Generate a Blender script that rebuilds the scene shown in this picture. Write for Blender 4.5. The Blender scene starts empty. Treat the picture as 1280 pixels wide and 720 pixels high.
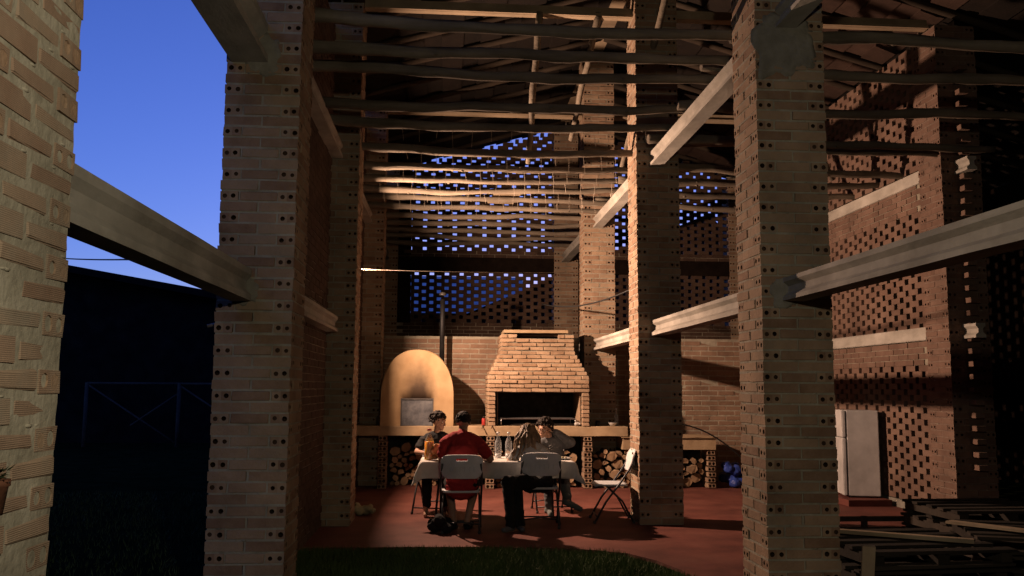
import bpy, bmesh, math, random
from mathutils import Vector, Matrix, Quaternion, noise
random.seed(7)
R = math.radians
S = bpy.context.scene
COL = S.collection

# ------------------------------------------------------------------ camera
cam_data = bpy.data.cameras.new("camera")
cam = bpy.data.objects.new("camera", cam_data)
COL.objects.link(cam)
S.camera = cam
YAW, PITCH, ROLL = 0.0725, 0.1126, 0.0066
fw = Vector((math.sin(YAW) * math.cos(PITCH), math.cos(YAW) * math.cos(PITCH), math.sin(PITCH)))
rt = Vector((math.cos(YAW), -math.sin(YAW), 0))
up = rt.cross(fw)
rt2 = math.cos(ROLL) * rt + math.sin(ROLL) * up
up2 = -math.sin(ROLL) * rt + math.cos(ROLL) * up
M3 = Matrix((rt2, up2, -fw)).transposed()
cam.matrix_world = Matrix.Translation((0, 0, 1.6)) @ M3.to_4x4()
cam_data.sensor_width = 36.0
cam_data.lens = 36.0 * 1100.09 / 1280.0
cam_data.clip_start = 0.05
cam_data.clip_end = 2000

# ------------------------------------------------------------------ world, dusk sky
W = bpy.data.worlds.new("World")
S.world = W
W.use_nodes = True
wn = W.node_tree
bg = wn.nodes["Background"]
sky = wn.nodes.new("ShaderNodeTexSky")
sky.sky_type = 'NISHITA'
sky.sun_disc = False
sky.sun_elevation = R(3.0)
sky.sun_rotation = R(8)
sky.altitude = 600
sky.air_density = 1.0
sky.dust_density = 0.3
sky.ozone_density = 3.0
tint = wn.nodes.new("ShaderNodeVectorMath")      # white balance of the dusk sky, the same in every direction
tint.operation = 'MULTIPLY'
tint.inputs[1].default_value = (.65, .625, 1.40)
wn.links.new(sky.outputs[0], tint.inputs[0])
wn.links.new(tint.outputs[0], bg.inputs[0])
bg.inputs[1].default_value = 0.215
S.view_settings.view_transform = 'Standard'
S.view_settings.look = 'None'
S.view_settings.exposure = 0.0
S.view_settings.gamma = 1.0
S.cycles.max_bounces = 6
S.cycles.diffuse_bounces = 1
S.cycles.glossy_bounces = 3
S.cycles.transmission_bounces = 6
S.cycles.caustics_reflective = False
S.cycles.caustics_refractive = False

# ------------------------------------------------------------------ lamps (the fixtures are built further down)
KEY = Vector((-1.24, 12.1, 3.08))
key_data = bpy.data.lights.new("floodlight_lamp", 'AREA')
key_data.shape = 'RECTANGLE'
key_data.size = 0.082
key_data.size_y = 0.086
key_data.energy = 560.0
key_data.color = (1.0, 0.63, 0.435)
key = bpy.data.objects.new("floodlight_lamp", key_data)
COL.objects.link(key)
key.matrix_world = Matrix.Translation(KEY) @ Matrix(((0, 0, -1), (0, 1, 0), (1, 0, 0))).to_4x4()
FILL = Vector((0.55, 0.45, 2.6))
fill_data = bpy.data.lights.new("pendant_bulb", 'POINT')
fill_data.energy = 155.0
fill_data.color = (1.0, 0.87, 0.64)
fill_data.shadow_soft_size = 0.05
fill = bpy.data.objects.new("pendant_bulb", fill_data)
COL.objects.link(fill)
fill.location = FILL


# ------------------------------------------------------------------ materials
def nt_mat(name):
    m = bpy.data.materials.new(name)
    m.use_nodes = True
    nt = m.node_tree
    return m, nt, nt.nodes["Principled BSDF"]


def mat(name, cols, rough=0.85, scale=6.0, bump=0.0, bscale=40.0, rand=0.0, stretch=(1, 1, 1), metal=0.0, spec=0.3, wave=None, weather=.38):
    """cols: 2-4 colours the noise runs through; rand: how far each object / loose piece shifts along the ramp."""
    m, nt, P = nt_mat(name)
    N, L = nt.nodes, nt.links
    tc = N.new("ShaderNodeTexCoord")
    mp = N.new("ShaderNodeMapping")
    mp.inputs["Scale"].default_value = stretch
    L.new(tc.outputs["Object"], mp.inputs[0])
    info = N.new("ShaderNodeObjectInfo")
    geo = N.new("ShaderNodeNewGeometry")
    add = N.new("ShaderNodeMath"); add.operation = 'ADD'
    L.new(info.outputs["Random"], add.inputs[0]); L.new(geo.outputs["Random Per Island"], add.inputs[1])
    fr = N.new("ShaderNodeMath"); fr.operation = 'FRACT'
    L.new(add.outputs[0], fr.inputs[0])
    off = N.new("ShaderNodeVectorMath"); off.operation = 'SCALE'
    cmb = N.new("ShaderNodeCombineXYZ")
    for k in range(3):
        L.new(fr.outputs[0], cmb.inputs[k])
    L.new(cmb.outputs[0], off.inputs[0]); off.inputs["Scale"].default_value = 37.0 if rand else 0.0
    sm = N.new("ShaderNodeVectorMath"); sm.operation = 'ADD'
    L.new(mp.outputs[0], sm.inputs[0]); L.new(off.outputs[0], sm.inputs[1])
    nz = N.new("ShaderNodeTexNoise")
    nz.inputs["Scale"].default_value = scale
    nz.inputs["Detail"].default_value = 6
    nz.inputs["Roughness"].default_value = 0.6
    L.new(sm.outputs[0], nz.inputs["Vector"])
    # value = noise*(1-rand) + random*rand, stretched
    mr = N.new("ShaderNodeMapRange")
    mr.inputs["From Min"].default_value = 0.28; mr.inputs["From Max"].default_value = 0.72
    L.new(nz.outputs["Fac"], mr.inputs["Value"])
    mx = N.new("ShaderNodeMix"); mx.data_type = 'FLOAT'
    mx.inputs["Factor"].default_value = rand
    L.new(mr.outputs[0], mx.inputs["A"]); L.new(fr.outputs[0], mx.inputs["B"])
    cr = N.new("ShaderNodeValToRGB")
    while len(cr.color_ramp.elements) < len(cols):
        cr.color_ramp.elements.new(0.5)
    for i, c in enumerate(cols):
        e = cr.color_ramp.elements[i]
        e.position = i / max(1, len(cols) - 1)
        e.color = (*c, 1)
    L.new(mx.outputs["Result"], cr.inputs[0])
    # broad stains and dirt that run across neighbouring pieces
    wz = N.new("ShaderNodeTexNoise"); wz.inputs["Scale"].default_value = 1.7; wz.inputs["Detail"].default_value = 5; wz.inputs["Roughness"].default_value = .65
    L.new(geo.outputs["Position"], wz.inputs["Vector"])
    wr = N.new("ShaderNodeMapRange"); wr.inputs["From Min"].default_value = .3; wr.inputs["From Max"].default_value = .68
    wr.inputs["To Min"].default_value = 1 - weather; wr.inputs["To Max"].default_value = 1.06
    L.new(wz.outputs["Fac"], wr.inputs["Value"])
    wm = N.new("ShaderNodeVectorMath"); wm.operation = 'SCALE'
    L.new(cr.outputs[0], wm.inputs[0]); L.new(wr.outputs[0], wm.inputs["Scale"])
    L.new(wm.outputs[0], P.inputs["Base Color"])
    P.inputs["Roughness"].default_value = rough
    P.inputs["Metallic"].default_value = metal
    P.inputs["Specular IOR Level"].default_value = spec
    if bump:
        nb = N.new("ShaderNodeTexNoise")
        nb.inputs["Scale"].default_value = bscale
        nb.inputs["Detail"].default_value = 5
        L.new(sm.outputs[0], nb.inputs["Vector"])
        bp = N.new("ShaderNodeBump")
        bp.inputs["Strength"].default_value = bump
        bp.inputs["Distance"].default_value = 0.01
        src = nb.outputs["Fac"]
        if wave:
            wv = N.new("ShaderNodeTexWave")
            wv.bands_direction = 'Z'
            wv.inputs["Scale"].default_value = wave
            wv.inputs["Distortion"].default_value = 1.2
            wv.inputs["Detail"].default_value = 2
            L.new(tc.outputs["Object"], wv.inputs["Vector"])
            ma = N.new("ShaderNodeMath"); ma.operation = 'ADD'
            L.new(nb.outputs["Fac"], ma.inputs[0]); L.new(wv.outputs["Fac"], ma.inputs[1])
            src = ma.outputs[0]
        L.new(src, bp.inputs["Height"])
        L.new(bp.outputs[0], P.inputs["Normal"])
    return m


M = {}
M['brick'] = mat("hollow_brick", [(.23, .13, .08), (.34, .222, .145), (.42, .29, .19), (.34, .265, .19)], .9, 7, .5, 55, rand=.65)
M['brick_ridged'] = mat("ridged_brick", [(.30, .185, .125), (.345, .24, .17), (.38, .275, .195), (.33, .275, .21)], .92, 9, .35, 50, rand=.6, wave=60)
M['brick_orange'] = mat("orange_brick_end", [(.36, .215, .13), (.37, .25, .165), (.37, .28, .195)], .9, 14, .5, 55, rand=.5)
M['brick_red'] = mat("red_lattice_brick", [(.15, .09, .066), (.20, .125, .092), (.24, .16, .12)], .9, 7, .5, 55, rand=.55)
M['brick_solid'] = mat("solid_brick", [(.30, .18, .105), (.38, .25, .155), (.47, .33, .215), (.40, .275, .175)], .88, 12, .6, 45, rand=.5)
M['mortar'] = mat("mortar", [(.28, .25, .19), (.38, .345, .265), (.46, .42, .335)], .95, 10, .7, 35)
M['clay_mortar'] = mat("clay_mortar", [(.16, .11, .085), (.22, .155, .12), (.27, .20, .155)], .95, 10, .6, 35)
M['cement'] = mat("grey_cement", [(.20, .185, .15), (.28, .26, .215), (.34, .32, .27)], .95, 8, .7, 30)
M['concrete'] = mat("precast_concrete", [(.36, .33, .28), (.48, .45, .39), (.56, .53, .47)], .9, 5, .35, 40, stretch=(1, .35, 1))
M['hole'] = mat("shaded_clay_hole", [(.045, .029, .02), (.085, .053, .036)], .98, 10, spec=0.0)  # shade inside the brick holes put into a darker clay colour
M['pole'] = mat("weathered_pole", [(.095, .076, .056), (.19, .155, .115), (.285, .235, .175)], .9, 9, 1.0, 30, rand=.25, stretch=(.12, 1, 1))
M['plank'] = mat("rough_plank", [(.30, .22, .14), (.43, .33, .22), (.52, .42, .30)], .85, 5, .5, 30, rand=.3, stretch=(.3, 1, 1))
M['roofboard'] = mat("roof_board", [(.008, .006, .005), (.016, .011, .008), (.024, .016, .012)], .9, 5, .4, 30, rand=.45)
M['wallbrick'] = mat("brown_wall_brick", [(.22, .135, .09), (.29, .185, .125), (.34, .23, .16)], .9, 7, .5, 55, rand=.5)
M['shadebrick'] = mat("shade_dark_brick", [(.014, .010, .008), (.026, .018, .014)], .98, 7, .5, 30, spec=0.0)  # near-black brick: the dark of unlit walls is put into the colour
M['oldplank'] = mat("grey_old_plank", [(.018, .015, .012), (.035, .028, .022), (.065, .052, .04)], .92, 5, .5, 30, rand=.6, stretch=(.3, 1, 1))
M['litboard'] = mat("lit_roof_board", [(.038, .022, .017), (.065, .038, .028), (.09, .055, .041)], .9, 5, .4, 30, rand=.45)  # redder, lighter copy of the roof boards, coloured as if lamplit
M['darkbrick'] = mat("dark_wall_brick", [(.06, .035, .024), (.10, .06, .042), (.13, .085, .06)], .95, 7, .5, 55, rand=.5)  # darker than the other barn brick
M['oldpole'] = mat("dark_rafter", [(.03, .022, .016), (.055, .04, .028), (.08, .06, .042)], .9, 5, .5, 22, stretch=(.18, 1, 1))
M['floor'] = mat("red_floor_paint", [(.115, .034, .026), (.165, .052, .038), (.20, .072, .053)], .72, 2.2, .25, 60, spec=.3)
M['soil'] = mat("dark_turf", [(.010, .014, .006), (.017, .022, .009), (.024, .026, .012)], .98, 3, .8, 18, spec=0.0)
M['grass'] = mat("grass_blade", [(.042, .074, .016), (.068, .108, .026), (.095, .13, .04)], .7, 2, rand=.6)
M['clay'] = mat("oven_clay", [(.50, .33, .16), (.57, .385, .19), (.62, .43, .225)], .85, 3.5, .25, 14)
M['counter'] = mat("rendered_counter", [(.37, .255, .15), (.45, .325, .195), (.50, .375, .235)], .88, 4, .3, 30)
M['iron'] = mat("dull_iron", [(.10, .095, .09), (.16, .15, .145)], .55, 9, .2, 40, metal=.6)
M['door_steel'] = mat("sooty_steel_door", [(.07, .075, .085), (.16, .165, .18), (.24, .245, .25)], .5, 7, .15, 30, metal=.4)
M['black'] = mat("black_metal", [(.014, .014, .015), (.03, .03, .03)], .5, 9, metal=.3)
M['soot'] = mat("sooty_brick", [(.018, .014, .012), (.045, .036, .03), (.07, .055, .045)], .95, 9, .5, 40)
M['bark'] = mat("log_bark", [(.07, .045, .03), (.15, .10, .065), (.22, .16, .11)], .95, 9, .8, 30, rand=.4)
M['logend'] = mat("log_end", [(.26, .155, .085), (.40, .26, .15), (.52, .37, .23)], .85, 14, .3, 60, rand=.55)
M['cloth'] = mat("white_cloth", [(.60, .57, .52), (.68, .65, .60), (.72, .70, .66)], .9, 4, .2, 60)
M['plastic'] = mat("white_plastic", [(.72, .74, .76), (.80, .82, .84)], .5, 6, .05, 80, spec=.4)
M['seat'] = mat("chair_seat", [(.62, .64, .66), (.72, .74, .76)], .5, 6)
M['tube'] = mat("grey_tube", [(.045, .045, .05), (.09, .09, .095)], .45, 8, metal=.5)
M['fridge'] = mat("white_enamel", [(.68, .67, .65), (.76, .75, .73)], .35, 3, spec=.5)
M['rubber'] = mat("rubber_seal", [(.05, .05, .05), (.09, .09, .09)], .8)
M['skin'] = mat("skin", [(.42, .235, .16), (.50, .29, .20)], .6, 8, spec=.35)
M['red'] = mat("red_cotton", [(.33, .022, .024), (.42, .035, .035)], .9, 9, .5, 30)
M['blackcloth'] = mat("black_cotton", [(.008, .008, .009), (.02, .02, .021)], .92, 9, .5, 30)
M['grey'] = mat("grey_marl", [(.11, .112, .118), (.17, .172, .176)], .92, 9, .5, 30)
M['lightgrey'] = mat("light_grey_cotton", [(.30, .30, .29), (.40, .40, .39)], .92, 9, .5, 30)
M['sock'] = mat("grey_sock", [(.13, .14, .14), (.18, .19, .185)], .95, 12, .5, 60)
M['darkhair'] = mat("dark_hair", [(.010, .007, .006), (.026, .017, .012)], .85, 14, .6, 60, stretch=(1, 1, .3))
M['longhair'] = mat("long_brown_hair", [(.07, .042, .024), (.19, .125, .075), (.34, .235, .145)], .5, 16, .7, 70, stretch=(1, 1, .18))
M['white'] = mat("white_glaze", [(.70, .69, .66), (.78, .77, .75)], .3, 4, spec=.5)
M['juice'] = mat("orange_juice", [(.86, .34, .015), (.92, .42, .02)], .25, 3, spec=.5, weather=0.0)
M['juice'].node_tree.nodes["Principled BSDF"].inputs["Subsurface Weight"].default_value = 1.0
M['juice'].node_tree.nodes["Principled BSDF"].inputs["Subsurface Radius"].default_value = (.09, .05, .01)
M['orangebag'] = mat("orange_wrapper", [(.65, .22, .07), (.80, .36, .16), (.80, .46, .28)], .45, 14, .6, 30)
M['redcan'] = mat("red_can", [(.40, .03, .03), (.50, .06, .04)], .35, 6, spec=.5)
M['potmetal'] = mat("aluminium_pot", [(.45, .45, .46), (.6, .6, .6)], .35, 8, metal=.9)
M['bluebag'] = mat("blue_plastic", [(.015, .03, .17), (.03, .06, .30), (.05, .09, .38)], .45, 9, .8, 20)
M['beige'] = mat("beige_cloth", [(.36, .30, .17), (.47, .40, .25)], .9, 9, .6, 30)
M['terracotta'] = mat("terracotta", [(.12, .045, .025), (.18, .075, .04)], .85, 9, .3, 40)
M['leaf'] = mat("pot_leaf", [(.015, .026, .008), (.03, .045, .016)], .6, 9, rand=.5)
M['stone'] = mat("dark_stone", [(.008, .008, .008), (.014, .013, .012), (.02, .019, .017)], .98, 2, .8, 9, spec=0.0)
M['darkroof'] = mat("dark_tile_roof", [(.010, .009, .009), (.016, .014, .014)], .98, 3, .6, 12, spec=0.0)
M['blueroof'] = mat("sheet_metal_roof", [(.62, .62, .62), (.72, .72, .72)], .35, 2, metal=.8)
M['gatepaint'] = mat("grey_gate_paint", [(.06, .052, .045), (.09, .08, .07)], .85, 8, spec=.1)
M['wire'] = mat("steel_wire", [(.30, .25, .20), (.45, .38, .30)], .5, 8, metal=.5)
M['cable'] = mat("black_cable", [(.012, .012, .012), (.022, .022, .022)], .6)
M['palecable'] = mat("pale_cable", [(.62, .58, .5), (.7, .66, .58)], .6)

# clay with a soot stain above the oven door
m, nt, P = nt_mat("oven_clay_soot")
N, L = nt.nodes, nt.links
tc = N.new("ShaderNodeTexCoord")
nz = N.new("ShaderNodeTexNoise"); nz.inputs["Scale"].default_value = 4; nz.inputs["Detail"].default_value = 6
L.new(tc.outputs["Object"], nz.inputs["Vector"])
cr = N.new("ShaderNodeValToRGB")
cr.color_ramp.elements[0].position = .3; cr.color_ramp.elements[0].color = (.40, .26, .13, 1)
cr.color_ramp.elements[1].position = .7; cr.color_ramp.elements[1].color = (.54, .37, .20, 1)
L.new(nz.outputs["Fac"], cr.inputs[0])
mp = N.new("ShaderNodeMapping")
mp.inputs["Location"].default_value = (0.0, 0, -1.10)
mp.inputs["Scale"].default_value = (3.6, 0.0, 1.75)
mp.vector_type = 'POINT'
# soot centre: directly over the door, stretched upwards
sub = N.new("ShaderNodeVectorMath"); sub.operation = 'SUBTRACT'; sub.inputs[1].default_value = (0.02, 0, 0.40)
mul = N.new("ShaderNodeVectorMath"); mul.operation = 'MULTIPLY'; mul.inputs[1].default_value = (2.6, 0, 1.22)
nz2 = N.new("ShaderNodeTexNoise"); nz2.inputs["Scale"].default_value = 7; nz2.inputs["Detail"].default_value = 4
L.new(tc.outputs["Object"], nz2.inputs["Vector"])
L.new(tc.outputs["Object"], sub.inputs[0]); L.new(sub.outputs[0], mul.inputs[0])
ln = N.new("ShaderNodeVectorMath"); ln.operation = 'LENGTH'
L.new(mul.outputs[0], ln.inputs[0])
ad = N.new("ShaderNodeMath"); ad.operation = 'MULTIPLY_ADD'; ad.inputs[1].default_value = .30
L.new(nz2.outputs["Fac"], ad.inputs[0]); L.new(ln.outputs["Value"], ad.inputs[2])
cr2 = N.new("ShaderNodeValToRGB")
cr2.color_ramp.elements[0].position = .42; cr2.color_ramp.elements[0].color = (.93, .93, .93, 1)
cr2.color_ramp.elements[1].position = 1.12 if False else 1.0; cr2.color_ramp.elements[1].color = (0, 0, 0, 1)
L.new(ad.outputs[0], cr2.inputs[0])
mx = N.new("ShaderNodeMix"); mx.data_type = 'RGBA'
L.new(cr2.outputs[0], mx.inputs["Factor"]); L.new(cr.outputs[0], mx.inputs["A"])
mx.inputs["B"].default_value = (.05, .032, .022, 1)
L.new(mx.outputs["Result"], P.inputs["Base Color"])
P.inputs["Roughness"].default_value = .88
bp = N.new("ShaderNodeBump"); bp.inputs["Strength"].default_value = .3; bp.inputs["Distance"].default_value = .01
L.new(nz.outputs["Fac"], bp.inputs["Height"]); L.new(bp.outputs[0], P.inputs["Normal"])
M['claysoot'] = m

m, nt, P = nt_mat("clear_glass")
P.inputs["Base Color"].default_value = (.80, .84, .86, 1)
P.inputs["Roughness"].default_value = .08
P.inputs["Alpha"].default_value = .22
P.inputs["Specular IOR Level"].default_value = .6
M['glass'] = m
m, nt, P = nt_mat("lamp_glow")
P.inputs["Base Color"].default_value = (.8, .8, .8, 1)
P.inputs["Emission Color"].default_value = (1, .72, .45, 1)
P.inputs["Emission Strength"].default_value = 2
M['glow'] = m


# ------------------------------------------------------------------ mesh helpers
class MB:
    def __init__(s):
        s.v, s.f, s.mi, s.sm = [], [], [], []

    def add(s, vs, fs, mi=0, smooth=False):
        o = len(s.v)
        s.v += [tuple(x) for x in vs]
        for f in fs:
            s.f.append([o + i for i in f]); s.mi.append(mi); s.sm.append(smooth)
        return s

    def box(s, c, d, rot=None, mi=0, taper=None, jit=0.0):
        vs = []
        for sx in (-1, 1):
            for sy in (-1, 1):
                for sz in (-1, 1):
                    p = Vector((sx * d[0] / 2, sy * d[1] / 2, sz * d[2] / 2))
                    if jit:
                        p += Vector((random.uniform(-jit, jit), random.uniform(-jit, jit), random.uniform(-jit, jit)))
                    if rot is not None:
                        p = rot @ p
                    vs.append(p + Vector(c))
        return s.add(vs, [(0, 1, 3, 2), (4, 6, 7, 5), (0, 4, 5, 1), (2, 3, 7, 6), (0, 2, 6, 4), (1, 5, 7, 3)], mi)

    def tube(s, pts, r, n=8, mi=0, caps=True, capmi=None, wob=0.0):
        pts = [Vector(p) for p in pts]
        if not hasattr(r, '__len__'):
            r = [r] * len(pts)
        vs, fs = [], []
        ref = None
        for i, p in enumerate(pts):
            t = (pts[min(i + 1, len(pts) - 1)] - pts[max(i - 1, 0)]).normalized()
            if ref is None:
                ref = Vector((0, 0, 1)) if abs(t.z) < .9 else Vector((1, 0, 0))
            a = (ref - t * ref.dot(t)).normalized(); b = t.cross(a); ref = a
            for k in range(n):
                th = 2 * math.pi * k / n
                rr = r[i] * (1 + (wob * noise.noise(Vector((math.cos(th) * 1.3, math.sin(th) * 1.3, i * .6)) + p * .7) if wob else 0))
                vs.append(p + a * math.cos(th) * rr + b * math.sin(th) * rr)
        for i in range(len(pts) - 1):
            for k in range(n):
                k2 = (k + 1) % n
                fs.append((i * n + k, i * n + k2, (i + 1) * n + k2, (i + 1) * n + k))
        s.add(vs, fs, mi, n > 5)
        if caps:
            o = len(s.v) - len(vs)
            cm = mi if capmi is None else capmi
            s.f.append([o + k for k in range(n)][::-1]); s.mi.append(cm); s.sm.append(False)
            e = o + (len(pts) - 1) * n
            s.f.append([e + k for k in range(n)]); s.mi.append(cm); s.sm.append(False)
        return s

    def lathe(s, prof, c=(0, 0, 0), n=16, mi=0):
        vs, fs = [], []
        for (r, z) in prof:
            for k in range(n):
                th = 2 * math.pi * k / n
                vs.append((c[0] + r * math.cos(th), c[1] + r * math.sin(th), c[2] + z))
        for i in range(len(prof) - 1):
            for k in range(n):
                k2 = (k + 1) % n
                fs.append((i * n + k, i * n + k2, (i + 1) * n + k2, (i + 1) * n + k))
        return s.add(vs, fs, mi, True)

    def ball(s, c, r, sc=(1, 1, 1), sub=2, rot=None, mi=0):
        vs, fs = ICO[sub]
        out = []
        for p in vs:
            q = Vector((p[0] * r * sc[0], p[1] * r * sc[1], p[2] * r * sc[2]))
            if rot is not None:
                q = rot @ q
            out.append(q + Vector(c))
        return s.add(out, fs, mi, True)

    def chain(s, pts, rs, sc=(1, 1, 1), step=.35):
        pts = [Vector(p) for p in pts]
        for i in range(len(pts) - 1):
            a, b = pts[i], pts[i + 1]
            n = max(1, int((b - a).length / (step * min(rs[i], rs[i + 1]))))
            for k in range(n + (i == len(pts) - 2)):
                t = k / n
                s.ball(a.lerp(b, t), rs[i] * (1 - t) + rs[i + 1] * t, sc, 1 if rs[i] < .03 else 2)
        return s

    def mesh(s, name, mats):
        me = bpy.data.meshes.new(name)
        me.from_pydata(s.v, [], s.f)
        if not isinstance(mats, (list, tuple)):
            mats = [mats]
        for x in mats:
            me.materials.append(x)
        me.polygons.foreach_set("material_index", s.mi)
        me.polygons.foreach_set("use_smooth", s.sm)
        me.update()
        return me

    def build(s, name, mats, parent=None, loc=(0, 0, 0), **kw):
        return put(name, s.mesh(name, mats), parent, loc, **kw)


ICO = {}
for sub in (1, 2, 3):
    b = bmesh.new(); bmesh.ops.create_icosphere(b, subdivisions=sub, radius=1)
    ICO[sub] = ([tuple(v.co) for v in b.verts], [[v.index for v in f.verts] for f in b.faces]); b.free()


def put(name, me, parent=None, loc=(0, 0, 0), rot=None, label=None, cat=None, group=None, kind=None):
    o = bpy.data.objects.new(name, me)
    COL.objects.link(o)
    o.location = loc
    if rot is not None:
        o.rotation_euler = rot
    if parent:
        o.parent = parent
    tag(o, label, cat, group, kind)
    return o


def tag(o, label=None, cat=None, group=None, kind=None):
    if label and not kind:
        kind = "thing"
    for k, v in (("label", label), ("category", cat), ("group", group), ("kind", kind)):
        if v:
            o[k] = v
    return o


def thing(name, loc, label, cat, group=None, rz=0):
    o = bpy.data.objects.new(name, None)
    COL.objects.link(o)
    o.location = loc
    o.rotation_euler = (0, 0, rz)
    o.empty_display_size = .1
    return tag(o, label, cat, group)


def copy_thing(o, loc, rz, label):
    c = o.copy(); COL.objects.link(c); c.location = loc; c.rotation_euler = (0, 0, rz); c["label"] = label
    for ch in list(o.children):
        d = ch.copy(); COL.objects.link(d); d.parent = c
        for g in list(ch.children):
            e = g.copy(); COL.objects.link(e); e.parent = d
    return c


def baked(name, mb, mats, parent, mods, smooth=True, **kw):
    """mesh with modifiers applied (remesh / solidify / subdivision)"""
    me = mb.mesh(name + "_src", mats)
    t = bpy.data.objects.new("tmp", me); COL.objects.link(t)
    for typ, d in mods:
        q = t.modifiers.new(typ, typ)
        for k, v in d.items():
            setattr(q, k, v)
    dg = bpy.context.evaluated_depsgraph_get(); dg.update()
    new = bpy.data.meshes.new_from_object(t.evaluated_get(dg))
    bpy.data.objects.remove(t); bpy.data.meshes.remove(me)
    new.name = name
    new.polygons.foreach_set("use_smooth", [smooth] * len(new.polygons))
    if not new.materials:
        for x in (mats if isinstance(mats, (list, tuple)) else [mats]):
            new.materials.append(x)
    return put(name, new, parent, **kw)


# ------------------------------------------------------------------ brick meshes
BL, BW, BH, CP = .2575, .125, .064, .0785     # length, width, height, course pitch


def holed_brick(length, seed, mats, h=BH, jit=.0025, hole_r=.0172, deep=.07):
    """brick along X, two recessed round holes in its -X end"""
    deep_d = deep
    rnd = random.Random(seed)
    j = lambda: rnd.uniform(-jit, jit)
    mb = MB()
    x0, x1, y, z = -length / 2, length / 2, BW / 2, h / 2
    c = {}
    for sx in (0, 1):
        for sy in (-1, 1):
            for sz in (-1, 1):
                c[(sx, sy, sz)] = Vector(((x1 if sx else x0) + j(), sy * y + j(), sz * z + j()))
    vs = [c[k] for k in sorted(c)]
    ix = {k: i for i, k in enumerate(sorted(c))}
    fs = []
    q = lambda *ks: fs.append([ix[k] for k in ks])
    q((1, -1, -1), (1, 1, -1), (1, 1, 1), (1, -1, 1))
    q((0, -1, -1), (1, -1, -1), (1, -1, 1), (0, -1, 1))
    q((0, 1, -1), (0, 1, 1), (1, 1, 1), (1, 1, -1))
    q((0, -1, 1), (1, -1, 1), (1, 1, 1), (0, 1, 1))
    q((0, -1, -1), (0, 1, -1), (1, 1, -1), (1, -1, -1))
    mb.add(vs, fs)
    # end face: two square rings round 8-gon holes
    mid0 = (c[(0, -1, -1)] + c[(0, 1, -1)]) / 2; mid1 = (c[(0, -1, 1)] + c[(0, 1, 1)]) / 2
    for (a, b_, c_, d) in ((c[(0, -1, -1)], mid0, mid1, c[(0, -1, 1)]), (mid0, c[(0, 1, -1)], c[(0, 1, 1)], mid1)):
        cen = (a + b_ + c_ + d) / 4
        outer = [a, (a + b_) / 2, b_, (b_ + c_) / 2, c_, (c_ + d) / 2, d, (d + a) / 2]
        inner, deep = [], []
        dd = deep_d * (rnd.uniform(.12, .4) if rnd.random() < .35 else 1)
        oy, oz = rnd.uniform(-.003, .003), rnd.uniform(-.003, .003)
        rr = hole_r * rnd.uniform(.82, 1.12)
        for k in range(8):
            th = math.pi * (-.75 + k * .25)
            p = cen + Vector((0, math.cos(th) * rr + oy, math.sin(th) * rr + oz))
            inner.append(p); deep.append(p + Vector((dd, 0, 0)))
        allv = outer + inner + deep
        f = [(k, (k + 1) % 8, 8 + (k + 1) % 8, 8 + k)[::-1] for k in range(8)]
        mb.add(allv, f, 0)
        o = len(mb.v) - 24
        for k in range(8):
            mb.f.append([o + 8 + k, o + 8 + (k + 1) % 8, o + 16 + (k + 1) % 8, o + 16 + k][::-1]); mb.mi.append(1); mb.sm.append(False)
        mb.f.append([o + 16 + k for k in range(8)][::-1]); mb.mi.append(1); mb.sm.append(False)
    return mb.mesh("brick", mats)


def plain_brick(d, seed, m, jit=.003, bev=.004):
    rnd = random.Random(seed)
    b = bmesh.new()
    bmesh.ops.create_cube(b, size=1)
    for v in b.verts:
        v.co = Vector((v.co.x * d[0], v.co.y * d[1], v.co.z * d[2])) + Vector((rnd.uniform(-jit, jit), rnd.uniform(-jit, jit), rnd.uniform(-jit, jit)))
    if bev:
        bmesh.ops.bevel(b, geom=list(b.edges), offset=bev, segments=1, affect='EDGES')
    me = bpy.data.meshes.new("brick"); b.to_mesh(me); b.free()
    me.materials.append(m)
    return me


BR = {}
for key_, mm, ends in (('brick', M['brick'], M['brick']), ('brick_ridged', M['brick_ridged'], M['brick_ridged']), ('brick_red', M['brick_red'], M['brick_red'])):
    BR[key_] = dict(holed=[holed_brick(BL, i, [mm, M['hole']]) for i in range(9)],
                    plain=[plain_brick((BL, BW, BH), 30 + i, mm) for i in range(5)])
BR['brick_ridged']['plain'] = [plain_brick((BL - .008, BW, BH - .008), 330 + i, M['brick_ridged'], .006, .009) for i in range(7)]
BR['brick_ridged']['holed'] = [holed_brick(BL, i, [M['brick_ridged'], M['brick_orange']], hole_r=.023, deep=.006) for i in range(5)]


def join_mesh(name, items, mats_key, parent, **kw):
    """many bricks (mesh, Matrix) joined into one mesh"""
    mb = MB()
    for me, mx_ in items:
        mb.add([mx_ @ v.co for v in me.vertices], [list(p.vertices) for p in me.polygons])
        mb.mi[-len(me.polygons):] = [p.material_index for p in me.polygons]
    me0 = items[0][0]
    mats = list(items[0][0].materials)
    if len(mats) < 2:
        mats.append(M['hole'])
    return mb.build(name, mats, parent, **kw)


PW = .53
RZ = lambda a: Matrix.Rotation(a, 4, 'Z')


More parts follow.
